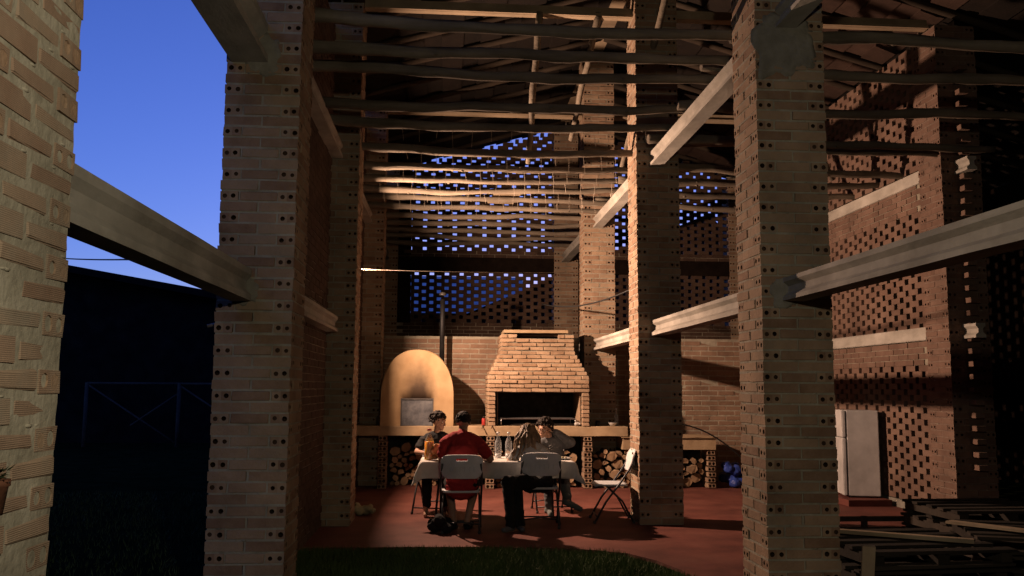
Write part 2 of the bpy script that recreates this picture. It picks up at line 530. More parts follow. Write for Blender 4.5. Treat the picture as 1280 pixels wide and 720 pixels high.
def pillar(cx, cy, height, side, label, style='brick', lo=0.0, hi=99, stuff=True, holes=True, group="brick pillars of the barn"):
    """square pillar, origin at base centre; side=+1: its +X face is the one seen, -1: the -X face"""
    t = thing("brick_pillar", (cx, cy, 0), label, "pillar", group)
    ridged = style == 'brick_ridged'
    core = MB().box((0, 0, height / 2), (PW - 2 * BW - .012, PW - 2 * BW - .012, height))
    if ridged:      # joints struck flush with the brick faces
        core = MB()
        k = 40
        hh = PW / 2 - .0035
        vs, fs = [], []
        for i in range(301):
            for j in range(k):
                t_ = 4 * j / k; f_ = t_ % 1 * 2 - 1
                x_, y_ = ((f_, -1), (1, f_), (-f_, 1), (-1, -f_))[int(t_)]
                q = 1 + .009 * noise.noise(Vector((x_ * 5, y_ * 5, i * .33)))
                vs.append((x_ * hh * q, y_ * hh * q, height * i / 300))
        for i in range(300):
            for j in range(k):
                fs.append((i * k + j, i * k + (j + 1) % k, (i + 1) * k + (j + 1) % k, (i + 1) * k + j))
        core.add(vs, fs)
    for i in range(0 if ridged else int(height / CP) + 1):
        e = random.uniform(.003, .012)
        core.box((0, 0, i * CP), (PW - e, PW - e, CP - BH + .003), jit=.0015)
        if i % 2 == 0:
            core.box((0, -PW / 2 + BW / 2 + .005, i * CP + CP / 2), (.016, BW, BH))
            core.box((side * (PW / 2 - BW / 2 - .005), -PW / 2 + BW + .006, i * CP + CP / 2), (BW, .014, BH)); core.box((side * (PW / 2 - BW / 2 - .005), PW / 2 - BW - .006, i * CP + CP / 2), (BW, .014, BH))
        else:
            for sx in (-1, 1):
                core.box((sx * (PW / 2 - BW - .007), -PW / 2 + BW / 2 + .005, i * CP + CP / 2), (.014, BW, BH))
            core.box((side * (PW / 2 - BW / 2 - .005), 0, i * CP + CP / 2), (BW, .016, BH))
    core.build("mortar_core", M['mortar'] if style != 'brick_red' else M['clay_mortar'], t)
    h = PW / 2
    n = int(height / CP)
    rnd = random.Random(int(cx * 100 + cy * 1000))
    B = BR[style]
    rest = []
    jit = (lambda: rnd.uniform(-.003, .002)) if style == 'brick_ridged' else (lambda: rnd.uniform(-.005, .004))
    for i in range(n):
        z = i * CP + CP / 2
        lst = []
        H = lambda: rnd.choice(B['holed']); Pn = lambda: rnd.choice(B['plain'])
        if i % 2 == 0:
            # stretchers across the front, their outer ends holed; bond bricks on the seen side
            lst.append((H(), Vector((-h + BL / 2 + jit(), -h + BW / 2 + jit(), z)), 0))
            lst.append((H(), Vector((h - BL / 2 + jit(), -h + BW / 2 + jit(), z)), math.pi))
            lst.append((Pn(), Vector((side * (h - BW / 2) + jit(), jit() * .5, z)), math.pi / 2))
            lst.append((H(), Vector((side * (h - BL / 2) + jit(), h - BW / 2, z)), 0 if side < 0 else math.pi))
        else:
            lst.append((H(), Vector((-(h - BW / 2) + jit(), -h + BL / 2 + jit(), z)), math.pi / 2))
            lst.append((H(), Vector(((h - BW / 2) + jit(), -h + BL / 2 + jit(), z)), math.pi / 2))
            lst.append((Pn(), Vector((jit() * .5, -h + BW / 2 + jit(), z)), 0))
            lst.append((Pn(), Vector((side * (h - BW / 2) + jit(), h - BL / 2, z)), math.pi / 2))
        for me, p, a in lst:
            if lo <= z <= hi:
                put("brick", me, t, p, (rnd.uniform(-.006, .006), rnd.uniform(-.006, .006), a + rnd.uniform(-.012, .012)))
            else:
                rest.append((me, Matrix.Translation(p) @ RZ(a)))
    if rest:
        join_mesh("far_brickwork", rest, style, t, kind="stuff")
    # squeezed mortar lumps
    lumps = MB()
    for k in range(60):
        z = rnd.uniform(max(lo, .1), min(hi, height) - .1); z = round(z / CP) * CP
        if rnd.random() < .6:
            lumps.ball((rnd.uniform(-h, h) * .95, -h + .004, z), rnd.uniform(.006, .010), (2.2, .8, .6), 1)
        else:
            lumps.ball((side * (h - .004), rnd.uniform(-h, h) * .95, z), rnd.uniform(.006, .010), (.8, 2.2, .6), 1)
    lumps.build("mortar_squeeze", M['mortar'], t, kind="stuff")
    return t


XL, XR, XQ = -1.6246 + PW / 2, 2.2931 + PW / 2, 6.2046 + PW / 2
ROW = [6.2766 + (i - 1) * 4.2111 + PW / 2 for i in range(5)]     # centres: 0 near camera .. 4 at the back wall
zl = lambda X: 7.5 - .28 * abs(X - XR)                          # underside of the gable roof

# ------------------------------------------------------------------ ground
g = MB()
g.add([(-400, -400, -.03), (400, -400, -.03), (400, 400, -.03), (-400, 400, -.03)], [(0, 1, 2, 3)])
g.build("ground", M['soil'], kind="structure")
fl = MB()
edge = [(-1.95, 9.10), (-1.0, 9.13), (-.3, 9.14), (.45, 9.12), (1.0, 9.05), (1.45, 8.92), (1.78, 8.72), (1.98, 8.35), (2.10, 7.9), (2.16, 7.3), (2.2, 3.0), (7.4, 3.0), (7.4, 18.9), (-1.95, 18.9)]
n = len(edge)
fl.add([(x, y, 0) for x, y in edge] + [(x, y, -.06) for x, y in edge], [list(range(n))] + [(i, i + n, (i + 1) % n + n, (i + 1) % n) for i in range(n)])
fl.build("floor", M['floor'], kind="structure")
gb = MB()
for k in range(75000):
    if k < 66000:
        x, y = random.uniform(-1.9, 2.3), random.uniform(5.6, 9.2)
    else:
        x, y = random.uniform(-6, -1.8), random.uniform(3.5, 14)
    # stay off the floor slab
    if x > -1.95 and y > 9.10 - max(0, x - .6) * .25:
        continue
    if x > 1.72 and y > 8.75 - (x - 1.72) * 2.6 or x > 2.14:
        continue
    a = random.uniform(0, 6.28); hgt = random.uniform(.03, .075); w = .0045
    lx, ly = random.gauss(0, .018), random.gauss(0, .018)
    dx, dy = math.cos(a) * w, math.sin(a) * w
    gb.add([(x - dx, y - dy, -.03), (x + dx, y + dy, -.03), (x + lx, y + ly, -.03 + hgt)], [(0, 1, 2)])
gb.build("grass", M['grass'], kind="stuff")

# ------------------------------------------------------------------ pillars
pillar(XL, ROW[0], 5.6, 1, "nearest brick pillar at the left edge, ridged bricks filling the frame side", 'brick_ridged', .75, 3.3)
L1 = pillar(XL, ROW[1], zl(XL) - .05, 1, "wide brick pillar between the blue sky and the table, left of centre", 'brick', 0, 4.7)
pillar(XL, ROW[2], zl(XL) - .05, 1, "dark brick pillar just behind the left front pillar, beside the clay oven", 'brick', 0, 5.6)
pillar(XL, ROW[3], zl(XL) - .05, 1, "shadowy back pillar left of the clay oven at the counter", 'brick', 9, 9)
pillar(XL, ROW[4], zl(XL) - .05, 1, "farthest left pillar at the pierced back wall", 'brick', 90, 99)
R1 = pillar(XR, ROW[1], zl(XR) - .05, -1, "big front brick pillar right of centre with dim grey front and lit left flank", 'brick', 0, 4.7)
pillar(XR, ROW[2], zl(XR) - .05, -1, "dark brick pillar with bright orange left edge beside the empty chair", 'brick', 0, 5.6)
pillar(XR, ROW[3], zl(XR) - .05, -1, "orange lit brick pillar behind the fireplace on its right", 'brick', 1.0, 6.7)
pillar(XR, ROW[4], zl(XR) - .05, -1, "farthest middle pillar against the pierced back wall", 'brick', 90, 99)
pillar(XQ, ROW[2], zl(XQ) - .05, -1, "orange lit pillar at the near end of the right pierced wall, right of the fridge", 'brick_red', .1, 5.9)
pillar(XQ, ROW[3], zl(XQ) - .05, -1, "pillar at the far end of the right pierced wall, behind the front pillar", 'brick_red', 90, 99)
pillar(XQ, ROW[4], zl(XQ) - .05, -1, "far right corner pillar of the barn at the back wall", 'brick', 90, 99)

# toothing left for a wall on the near face of the right pillar
tt = thing("toothed_wall_end", (6.475, ROW[2] - PW / 2, 0), "column of projecting tooth bricks catching light at far right", "wall end")
for i in range(8, 74, 2):
    put("brick", random.choice(BR['brick_red']['plain']), tt, (0.0, -.005 + random.uniform(-.02, .02), i * CP + CP / 2), (0, 0, math.pi / 2 + random.uniform(-.03, .03)))


# ------------------------------------------------------------------ concrete beams
def beam(x, y0, y1, z0, z1, label, w=.13, name="concrete_beam", group="precast concrete beams", dz=0.0):
    """precast I beam along Y"""
    t = z1 - z0; f = t * .27; c = w * .24
    prof = [(-w / 2, 0), (w / 2, 0), (w / 2, f * .7), (c, f * 1.35), (c, t - f * 1.35), (w / 2 * .92, t - f * .7), (w / 2 * .92, t), (-w / 2 * .92, t), (-w / 2 * .92, t - f * .7), (-c, t - f * 1.35), (-c, f * 1.35), (-w / 2, f * .7)]
    mb = MB(); n = len(prof); k = 9
    vs = []
    for i in range(k):
        yy = y0 + (y1 - y0) * i / (k - 1)
        for (px, pz) in prof:
            vs.append((px + random.uniform(-.002, .002), yy - (y0 + y1) / 2, pz + random.uniform(-.002, .002) + dz * (i / (k - 1) - .5)))
    fs = []
    for i in range(k - 1):
        for j in range(n):
            fs.append((i * n + j, (i + 1) * n + j, (i + 1) * n + (j + 1) % n, i * n + (j + 1) % n))
    fs += [list(range(n)), [(k - 1) * n + j for j in range(n)][::-1]]
    mb.add(vs, fs)
    return mb.build(name, M['concrete'], None, (x, (y0 + y1) / 2, z0), label=label, cat="beam", group=group)


hp = PW / 2 - .02
tiers = (("lower", 2.235, 2.415), ("upper", 4.325, 4.495))
names = ["from the left edge to the left front pillar", "between the two left pillars", "behind the left dark pillar toward the oven", "in the dark back left bay"]
for tn, z0, z1 in tiers:
    for i in range(4):
        if tn == "lower" and i == 2:
            continue
        y0, y1 = ROW[i] + hp, ROW[i + 1] - hp
        lab = f"{tn} concrete beam " + names[i]
        if tn == "upper" and i == 0:
            beam(-1.46, y0, y1, 3.93, 4.22, "big " + lab + " against the sky", w=.26)
        else:
            beam(-1.36 if i else -1.45, y0, y1, z0 - (.045 if i == 0 else 0), z1, lab, w=.14)
namesR = ["from the right edge to the big front pillar", "between the front pillar and the orange edged pillar", "between the orange edged pillar and the fireplace pillar", "from the fireplace pillar to the back wall"]
for tn, z0, z1 in tiers:
    for i in range(4):
        beam(2.53, ROW[i] + hp, ROW[i + 1] - hp, z0 + (.01 if i == 0 else 0), z1, f"{tn} concrete beam " + namesR[i], w=.16)
# beam stubs on the right pillar, pointing at the camera
beam(6.44, ROW[2] - hp - .30, ROW[2] - hp, 2.24, 2.415, "short lower concrete beam stub on the far right pillar", w=.13)
beam(6.44, ROW[2] - hp - .30, ROW[2] - hp, 4.32, 4.49, "short upper concrete beam stub on the far right pillar", w=.13)
# cement patches packed round the beam ends
for x, y, z, w, h_, lab in ((2.47, ROW[1] - PW / 2, 2.31, .20, .24, "grey cement patch round the lower beam end on the front pillar"),
                            (2.52, ROW[1] - PW / 2, 4.22, .46, .52, "grey cement smear at the top of the big front pillar"),
                            (-1.36, ROW[1] - PW / 2, 3.98, .24, .30, "grey cement patch at the top of the left front pillar"),
                            (-1.44, ROW[1] - PW / 2, 2.27, .20, .20, "grey cement patch round the lower beam on the left pillar")):
    mb = MB()
    nx, nz_ = 12, 12
    vs = []
    for i in range(nx + 1):
        for j in range(nz_ + 1):
            u, v = i / nx * 2 - 1, j / nz_ * 2 - 1
            rr = 1 + .38 * noise.noise(Vector((u * 1.4 + x, v * 1.4 + z, 3))) + .12 * noise.noise(Vector((u * 5, v * 5 + x, z)))
            m_ = max(abs(u), abs(v)) or 1; d_ = math.hypot(u, v) or 1
            k_ = (m_ / d_) ** .55
            e = max(0, 1 - m_ ** 3)
            vs.append((u * k_ * w / 2 * rr, -.002 - .010 * e - .006 * noise.noise(Vector((u * 5, v * 5, z))), v * k_ * h_ / 2 * rr))
    fs = [(i * (nz_ + 1) + j, (i + 1) * (nz_ + 1) + j, (i + 1) * (nz_ + 1) + j + 1, i * (nz_ + 1) + j + 1) for i in range(nx) for j in range(nz_)]
    mb.add(vs, fs, 0, True)
    # rim back to the wall
    rim = [i * (nz_ + 1) for i in range(nx + 1)] + [nx * (nz_ + 1) + j for j in range(1, nz_ + 1)] + [i * (nz_ + 1) + nz_ for i in range(nx - 1, -1, -1)] + [j for j in range(nz_ - 1, 0, -1)]
    o = len(mb.v)
    mb.v += [(mb.v[i][0], .012, mb.v[i][2]) for i in rim]
    for a in range(len(rim)):
        b_ = (a + 1) % len(rim)
        mb.f.append([rim[a], o + a, o + b_, rim[b_]]); mb.mi.append(0); mb.sm.append(True)
    mb.build("cement_patch", M['cement'], None, (x, y, z), label=lab, cat="cement patch", group="cement patches on the pillars")
# rod end sticking out of the left front pillar
mb = MB().tube([(0, 0, 0), (-.10, -.02, -.03)], .012, 8)
mb.build("rod_stub", M['wire'], None, (XL - PW / 2 + .01, ROW[1] - .1, 2.05), label="short metal rod sticking out of the left pillar side", cat="rod")


# ------------------------------------------------------------------ pierced brick walls
def lattice(name, origin, along, length, rows, label, mkey, parts, holes_pitch=.323, thick=.125):
    """rows: list of (z, kind) kind 'l' lattice, 's' solid; parts(z,u)->True: own object"""
    t = thing(name, origin, label, "pierced wall")
    rest = []
    rnd = random.Random(5)
    meshes = [plain_brick((.232, thick, CP - .0015), 60 + i, M[mkey], .0015, 0) for i in range(4)]
    solid = [plain_brick((.252, thick - .006, CP - .008), 70 + i, M[mkey], .0015, 0) for i in range(3)]
    rot = 0 if along == 'x' else math.pi / 2
    count = 0
    for i, (z, kind, u0, u1) in enumerate(rows):
        pitch = holes_pitch if kind == 'l' else .262
        u = u0 + (pitch / 2 if i % 2 else 0)
        if i % 2 and kind == 'l':       # half bricks close the course at both ends
            me = meshes[0]
            p = Vector((u0 + .04, 0, z)) if along == 'x' else Vector((0, u0 + .04, z))
            rest.append((me, Matrix.Translation(p) @ RZ(rot) @ Matrix.Diagonal((.33, 1, 1, 1))))
        last = u0
        while u + .05 < u1:
            me = rnd.choice(meshes if kind == 'l' else solid)
            c = u + .125
            if c + .125 > u1 + .03:
                if u1 - u > .05:
                    p = Vector(((u + u1) / 2, 0, z)) if along == 'x' else Vector((0, (u + u1) / 2, z))
                    rest.append((me, Matrix.Translation(p) @ RZ(rot) @ Matrix.Diagonal(((u1 - u) / .25, 1, 1, 1))))
                break
            du = rnd.uniform(-.006, .006)
            p = Vector((c + du, rnd.uniform(-.004, .004), z)) if along == 'x' else Vector((rnd.uniform(-.004, .004), c + du, z))
            if parts(z, u, kind) and count < 300:
                put("brick", me, t, p, (0, 0, rot + rnd.uniform(-.01, .01))); count += 1
            else:
                rest.append((me, Matrix.Translation(p) @ RZ(rot)))
            u += pitch
    join_mesh("far_brickwork", rest, mkey, t, kind="stuff")
    # mortar sheet behind the solid courses
    bands = []
    for z, kind, u0, u1 in rows:
        if kind == 's':
            if bands and abs(bands[-1][1] - (z - CP / 2)) < .002:
                bands[-1][1] = z + CP / 2
            else:
                bands.append([z - CP / 2, z + CP / 2, u0, u1])
    if bands:
        mb = MB()
        for a, b_, u0, u1 in bands:
            c = ((u0 + u1) / 2, 0, (a + b_) / 2); d = (u1 - u0, thick - .03, b_ - a - .004)
            if along == 'y':
                c = (c[1], c[0], c[2]); d = (d[1], d[0], d[2])
            mb.box(c, d)
        mb.build("mortar_bed", M['mortar'], t)
    return t


# right side wall, seen lit from the left
y0, y1 = ROW[2] + PW / 2, ROW[3] - PW / 2
rows = []
z = .12 + CP / 2
while z < 6.25:
    if 2.23 < z < 2.43 or 4.32 < z < 4.50:
        pass
    elif 1.93 < z <= 2.23 or 3.95 < z <= 4.32:
        rows.append((z, 's', 0, y1 - y0))
    else:
        rows.append((z, 'l', 0.02, y1 - y0 + .1))
    z += CP
rw = lattice("pierced_brick_wall", (6.29, y0, 0), 'y', y1 - y0, rows, "lit pierced brick wall behind the fridge on the right", 'brick_red', lambda z, u, k: z < 2.25)
mb = MB().box((0, (y1 - y0) / 2, .055), (.14, y1 - y0, .11)); mb.build("plinth", M['cement'], rw)
mb = MB().box((0, (y1 - y0) / 2, 2.333), (.15, y1 - y0, .17)); mb.box((-.01, (y1 - y0) / 2, 2.27), (.16, y1 - y0 - .004, .03)); mb.build("concrete_band", M['concrete'], rw)
mb = MB().box((0, (y1 - y0) / 2, 4.412), (.15, y1 - y0, .17)); mb.box((-.01, (y1 - y0) / 2, 4.345), (.16, y1 - y0 - .004, .03)); mb.build("concrete_band", M['concrete'], rw)

# back wall, two bays
for bay, (x0, x1) in enumerate(((XL + PW / 2, XR - PW / 2), (XR + PW / 2, XQ - PW / 2))):
    rows = []
    z = CP / 2
    while z < 7.5:
        # stay under the gable slope
        xa, xb = 0, x1 - x0
        lim = (z - 7.42) / .28
        if bay == 0:
            xa = max(0, (XR + lim) - x0) if z > zl(x0) - .1 else 0
        else:
            xb = min(x1 - x0, XR - lim - x0) if z > zl(x1) - .1 else x1 - x0
        if 4.05 < z < 4.36 or xb - xa < .3:
            pass
        elif z < 2.98 or 4.36 < z < 4.52:
            rows.append((z, 's', xa, xb))
        else:
            ins = .28 if bay == 0 else .1
            rows.append((z, 'l', xa + ins, xb - .02))
        z += CP
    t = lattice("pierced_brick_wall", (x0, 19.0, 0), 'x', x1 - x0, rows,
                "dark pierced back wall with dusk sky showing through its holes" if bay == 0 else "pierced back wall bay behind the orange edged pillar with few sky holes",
                'darkbrick', (lambda z, u, k: (z > 2.9)) if bay == 0 else (lambda z, u, k: False))
    mb = MB().box(((x1 - x0) / 2, 0, 4.238), (x1 - x0, .16, .325)); mb.build("concrete_band", M['shadebrick'], t)  # band coloured near black to stand for its shade
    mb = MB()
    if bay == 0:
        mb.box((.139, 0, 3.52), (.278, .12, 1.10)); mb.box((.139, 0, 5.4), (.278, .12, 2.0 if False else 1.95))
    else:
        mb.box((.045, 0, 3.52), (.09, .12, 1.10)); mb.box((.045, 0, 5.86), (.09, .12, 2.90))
    mb.build("solid_pier", M['shadebrick'], t, kind="stuff")

# low solid wall behind the counter
WY = 15.3
for bay, (x0, x1, va, vb) in enumerate(((XL + PW / 2 + .003, XR - PW / 2, -1.1, .75), (XR + PW / 2, XQ - PW / 2 - .02, 3.7, 5.2))):
    t = thing("low_brick_wall", (x0, WY, 0), "low brick wall with pale joints behind the clay oven and fireplace" if bay == 0 else "low brick wall with pale joints behind the blue bag", "wall")
    MB().box(((x1 - x0) / 2, .064, 1.24), (x1 - x0, .118, 2.47)).build("mortar_bed", M['mortar'], t)
    rest = []
    ms = [plain_brick((.285, .12, .070), 90 + i, M['wallbrick'], .003, .004) for i in range(4)]
    i = 0; z = .045
    while z < 2.46:
        u = -.14 if i % 2 else 0
        while u < x1 - x0 - .02:
            a, b_ = max(u, 0), min(u + .285, x1 - x0)
            if b_ - a > .04:
                me = random.choice(ms)
                p = Vector(((a + b_) / 2, .06 + random.uniform(-.004, .004), z)); sx = (b_ - a) / .285
                if va < x0 + p.x < vb and z > (.9 if bay == 0 else .55):
                    o = put("brick", me, t, p); o.scale = (sx, 1, 1)
                else:
                    rest.append((me, Matrix.Translation(p) @ Matrix.Diagonal((sx, 1, 1, 1))))
            u += .297
        i += 1; z += .087
    join_mesh("far_brickwork", rest, 'brick', t, kind="stuff")

# ------------------------------------------------------------------ roof
rf = thing("barn_roof", (XR, 10, 0), "dark pitched roof of boards and rafters over the barn", "roof")
for sgn in (-1, 1):
    k = 0
    span = 4.45 if sgn < 0 else 7.8
    w = .30
    nb = int(span / w)
    sl = math.atan(.28)
    for k in range(nb):
        xm = sgn * (k * w + w / 2)
        zz = 7.5 - .28 * abs(xm) + .10 + (.016 if k % 2 else -.016)
        me = MB().box((0, 0, 0), (w / math.cos(sl) + .03, 26.4, .03)).mesh("roof_board", M['litboard' if sgn > 0 and 2.3 < xm < 4.0 else 'roofboard'])
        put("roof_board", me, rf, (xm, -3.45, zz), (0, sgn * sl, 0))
    y = -9.0
    while y < 9.5:
        mb = MB()
        a = Vector((0.03 * sgn, 0, 7.5 + .035)); b_ = Vector((sgn * (span - .05), 0, 7.5 - .28 * (span - .05) + .035))
        mb.tube([a.lerp(b_, q / 6) + Vector((0, random.uniform(-.02, .02), random.uniform(-.012, .0))) for q in range(7)], .05, 8, wob=.15)
        mb.build("rafter", M['oldpole'], rf, (0, y, 0))
        y += .95
MB().box((0, -3.45, 7.60), (.22, 26.4, .16)).build("ridge_beam", M['plank'], rf)
# the left side of the barn is walled up behind its front pillar
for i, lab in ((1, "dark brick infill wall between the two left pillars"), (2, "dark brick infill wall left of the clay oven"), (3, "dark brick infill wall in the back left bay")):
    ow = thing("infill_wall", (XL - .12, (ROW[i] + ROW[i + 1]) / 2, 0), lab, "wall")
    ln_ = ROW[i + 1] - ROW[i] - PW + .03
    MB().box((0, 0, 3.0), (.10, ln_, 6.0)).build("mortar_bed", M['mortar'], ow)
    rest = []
    ms = [plain_brick((.255, .02, .066), 140 + q, M['darkbrick'], .003, 0) for q in range(3)]
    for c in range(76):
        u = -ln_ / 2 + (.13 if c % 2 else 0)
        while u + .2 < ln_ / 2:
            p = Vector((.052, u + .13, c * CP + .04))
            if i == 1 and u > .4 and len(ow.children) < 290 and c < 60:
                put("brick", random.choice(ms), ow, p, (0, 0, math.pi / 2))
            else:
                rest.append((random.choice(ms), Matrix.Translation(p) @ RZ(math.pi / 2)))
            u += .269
    join_mesh("far_brickwork", rest, 'darkbrick', ow, kind="stuff")
# outer walls beyond the right aisle, and unseen ones added to block the sky
ow = thing("outer_wall", (10.1, 6.4, 0), "dark plain brick wall beyond the right aisle", "wall")
MB().box((0, 0, 2.65), (.2, 25.6, 5.3)).build("brickwork", M['shadebrick'], ow)
ow = thing("outer_wall", (4.2, -6.4, 0), "plain brick end wall added unseen behind the viewer to block the sky", "wall")
MB().box((0, 0, 2.5), (11.6, .2, 5.0)).build("brickwork", M['darkbrick'], ow)
MB().add([(-5.8, -.1, 5.0), (5.8, -.1, 5.0), (5.8, -.1, 5.35), (-1.67, -.1, 7.5), (-5.8, -.1, 6.3), (-5.8, .1, 5.0), (5.8, .1, 5.0), (5.8, .1, 5.35), (-1.67, .1, 7.5), (-5.8, .1, 6.3)], [(0, 1, 2, 3, 4), (9, 8, 7, 6, 5)]).build("gable", M['darkbrick'], ow)
ow = thing("outer_wall", (-1.5, -2.15, 0), "plain brick side wall added unseen left of the viewer to block the sky", "wall")
MB().box((0, 0, 3.1), (.2, 8.3, 6.2)).build("brickwork", M['darkbrick'], ow)
ow = thing("outer_wall", (8.4, 19.0, 0), "dark plain back wall of the right outer aisle", "wall")
MB().box((0, 0, 2.75), (3.2, .2, 5.5)).build("brickwork", M['shadebrick'], ow)
# ties across the aisles, on the pillar rows
for i in (2, 3):
    for bay, (x0, x1) in enumerate(((XL + PW / 2, XR - PW / 2), (XR + PW / 2, XQ - PW / 2))):
        mb = MB().box((0, 0, 0), (x1 - x0 - .004, .09, .13)); mb.box((0, -.02, -.045), (x1 - x0 - .008, .13, .035))
        where = ("above the table" if i == 2 else "above the fireplace") if bay == 0 else ("above the pallets" if i == 2 else "above the fridge")
        mb.build("tie_beam", M['plank'], None, ((x0 + x1) / 2, ROW[i] - .06, 6.36), label="pale timber tie high under the roof " + where, cat="beam", group="timber ties under the roof")

# ------------------------------------------------------------------ drying poles
ords = ["first", "second", "third", "fourth", "fifth", "sixth", "seventh", "eighth", "ninth", "tenth", "eleventh", "twelfth", "thirteenth", "fourteenth", "fifteenth", "sixteenth", "seventeenth", "eighteenth"]


def pole(x0, x1, y, z, label, group, wires=False, r=.052, sag=.03, skew=0.0, tilt=0.0):
    n = 34
    mb = MB()
    sd = random.uniform(0, 90)
    pts, rs = [], []
    for i in range(n + 1):
        t = i / n
        pts.append((x0 + (x1 - x0) * t - (x0 + x1) / 2,
                    .045 * noise.noise(Vector((t * 2.2, sd, 0))) + .02 * noise.noise(Vector((t * 7, sd, 2))) + skew * (t - .5),
                    .055 * noise.noise(Vector((t * 2.6, sd, 7))) + .022 * noise.noise(Vector((t * 8, sd, 9))) - sag * math.sin(math.pi * t) + tilt * (t - .5)))
        rs.append(r * (1.18 - .38 * t) * (1 + .14 * noise.noise(Vector((t * 9, sd, 3))) + .10 * noise.noise(Vector((t * 26, sd, 6)))))
    mb.tube(pts, rs, 9, wob=.34)
    for k in range(4):      # knots
        i = random.randint(2, n - 2); a = random.uniform(0, 6.28)
        mb.ball(Vector(pts[i]) + Vector((0, math.cos(a), math.sin(a))) * rs[i] * .8, rs[i] * .42, (1.4, 1, 1), 1)
    o = mb.build("wooden_pole", M['pole'], None, ((x0 + x1) / 2, y, z), label=label, cat="pole", group=group)
    if wires:
        w = MB()
        x = x0 + .55 + random.uniform(0, .2)
        while x < x1 - .2:
            t = (x - x0) / (x1 - x0); p = Vector(pts[min(n, int(t * n))]); p.x = x - (x0 + x1) / 2
            w.tube([p + Vector((0, .0, -r * .8)), p + Vector((random.uniform(-.01, .03), .02, -r - random.uniform(.08, .2)))], .0022, 4)
            x += random.uniform(.16, .26)
        w.build("hanging_wire", M['wire'], o, kind="stuff")
    return o


PY = [6.9, 7.45, 8.05, 8.95, 9.65, 10.75, 11.65, 12.3, 12.95, 13.65, 14.25, 15.05, 15.7, 16.5, 17.2, 18.0]
for i, y in enumerate(PY):
    pole(-1.75 + random.uniform(-.15, .1), 2.72 + random.uniform(-.15, .2), y + .0, 4.555, f"rough wooden drying pole over the table, {ords[i]} from the camera",
         "drying poles over the middle aisle", wires=3 < i < 10, r=.052 if i < 6 else .048, skew=random.uniform(-.04, .04), tilt=random.uniform(-.03, .03), sag=random.uniform(0, .05))
PYR = [6.9, 7.75, 8.8, 10.1, 10.55, 11.5, 12.2, 13.0, 13.9]
for i, y in enumerate(PYR):
    pole(2.36 + random.uniform(-.1, .1), 6.7, y, 4.56 + (.09 if i == 4 else 0), f"dark wooden drying pole in the right aisle, {ords[i]} from the camera",
         "drying poles over the right aisle", r=.052, skew=random.uniform(-.15, .15), tilt=random.uniform(-.05, .05), sag=.02)
# leaning poles up under the roof
for a, b_, lab in (((1.10, 10.62, 6.33), (1.06, 11.75, 4.66), "short thin pole propped steeply under the tie, left of two"),
                   ((1.86, 10.62, 6.33), (1.80, 12.9, 5.35), "longer slanting prop under the tie, right of two"),
                   ((2.62, 9.2, 6.9), (2.42, 12.0, 4.70), "slanting prop beside the orange edged pillar under the roof"),
                   ((4.3, 11.6, 6.9), (5.6, 12.3, 4.66), "crooked slanting pole in the right aisle under the roof")):
    a, b_ = Vector(a), Vector(b_)
    mb = MB().tube([a.lerp(b_, q / 8) - (a + b_) / 2 + Vector((random.uniform(-.015, .015), 0, random.uniform(-.015, .015))) for q in range(9)], [.048 * (1 - .25 * q / 8) for q in range(9)], 8, wob=.25)
    mb.build("wooden_prop", M['pole'], None, (a + b_) / 2, label=lab, cat="pole", group="props under the roof")
# short plank lying on two poles
MB().box((0, 0, 0), (.42, .16, .03), jit=.004).build("loose_plank", M['plank'], None, (.87, 14.0, 4.63), (0) and None or None, label="short loose plank lying across the far poles", cat="plank") if False else put("loose_plank", MB().box((0, 0, 0), (.42, .72, .03), jit=.004).mesh("loose_plank", M['plank']), None, (.87, 13.95, 4.635), (0, 0, .1), label="short loose plank lying across the far poles", cat="plank")


# ------------------------------------------------------------------ cables
def cable(pts, r, m, name, label):
    c = sum((Vector(p) for p in pts), Vector()) / len(pts)
    mb = MB().tube([Vector(p) - c for p in pts], r, 6)
    mb.build(name, M[m], None, c, label=label, cat="cable")


def cat_line(a, b_, sag, n=14):
    a, b_ = Vector(a), Vector(b_)
    return [a.lerp(b_, i / n) - Vector((0, 0, sag * 4 * (i / n) * (1 - i / n))) for i in range(n + 1)]


cable(cat_line((-1.22, 12.25, 3.22), (2.30, 14.75, 3.56), .02), .003, 'wire', "lamp_cable", "thin pale cable strung from the left pillar across the aisle")
cable(cat_line((1.6, 14.9, 3.02), (2.33, 11.0, 2.86), .12), .011, 'cable', "sagging_cable", "thin black cable sagging toward the orange edged pillar")
cable(cat_line((3.5, 13.95, 1.05), (4.80, 14.08, .45), -.16), .012, 'cable', "black_hose", "black hose arching over the right end of the counter")
cable(cat_line((-12.7, 28, 5.56), (-2.0, 9.9, 3.08), .10), .015, 'cable', "overhead_cable", "black overhead cable crossing the dusk sky on the left")

# ------------------------------------------------------------------ floodlight on its arm
fx = thing("floodlight", KEY + Vector((-.012, 0, 0)), "small floodlight on a steel arm behind the left dark pillar", "lamp")
mb = MB()
hz, hy, dp = .124, .10, .033
mb.box((-.05, 0, 0), (.06, 2 * hy + .02, 2 * hz + .02))
mb.box((dp / 2 - .02, 0, hz + .005), (dp + .04, 2 * hy + .02, .008)); mb.box((dp / 2 - .02, 0, -hz - .005), (dp + .04, 2 * hy + .02, .008))
for sy in (-1, 1):
    mb.box((dp / 2 - .02, sy * (hy + .005), 0), (dp + .04, .008, 2 * hz + .002))
mb.build("housing", M['black'], fx)
MB().box((-.012, 0, 0), (.006, .086, .082)).build("lamp_glass", M['glow'], fx)
MB().tube([(-.08, 0, 0), (-.16, 0, 0), (-.17, -.3, 0.0), (-.17, -1.10, 0)], .016, 8).build("arm", M['iron'], fx)
fx2 = thing("pendant_lamp", FILL, "bare pendant lamp hanging in the front bay behind the viewer", "lamp")
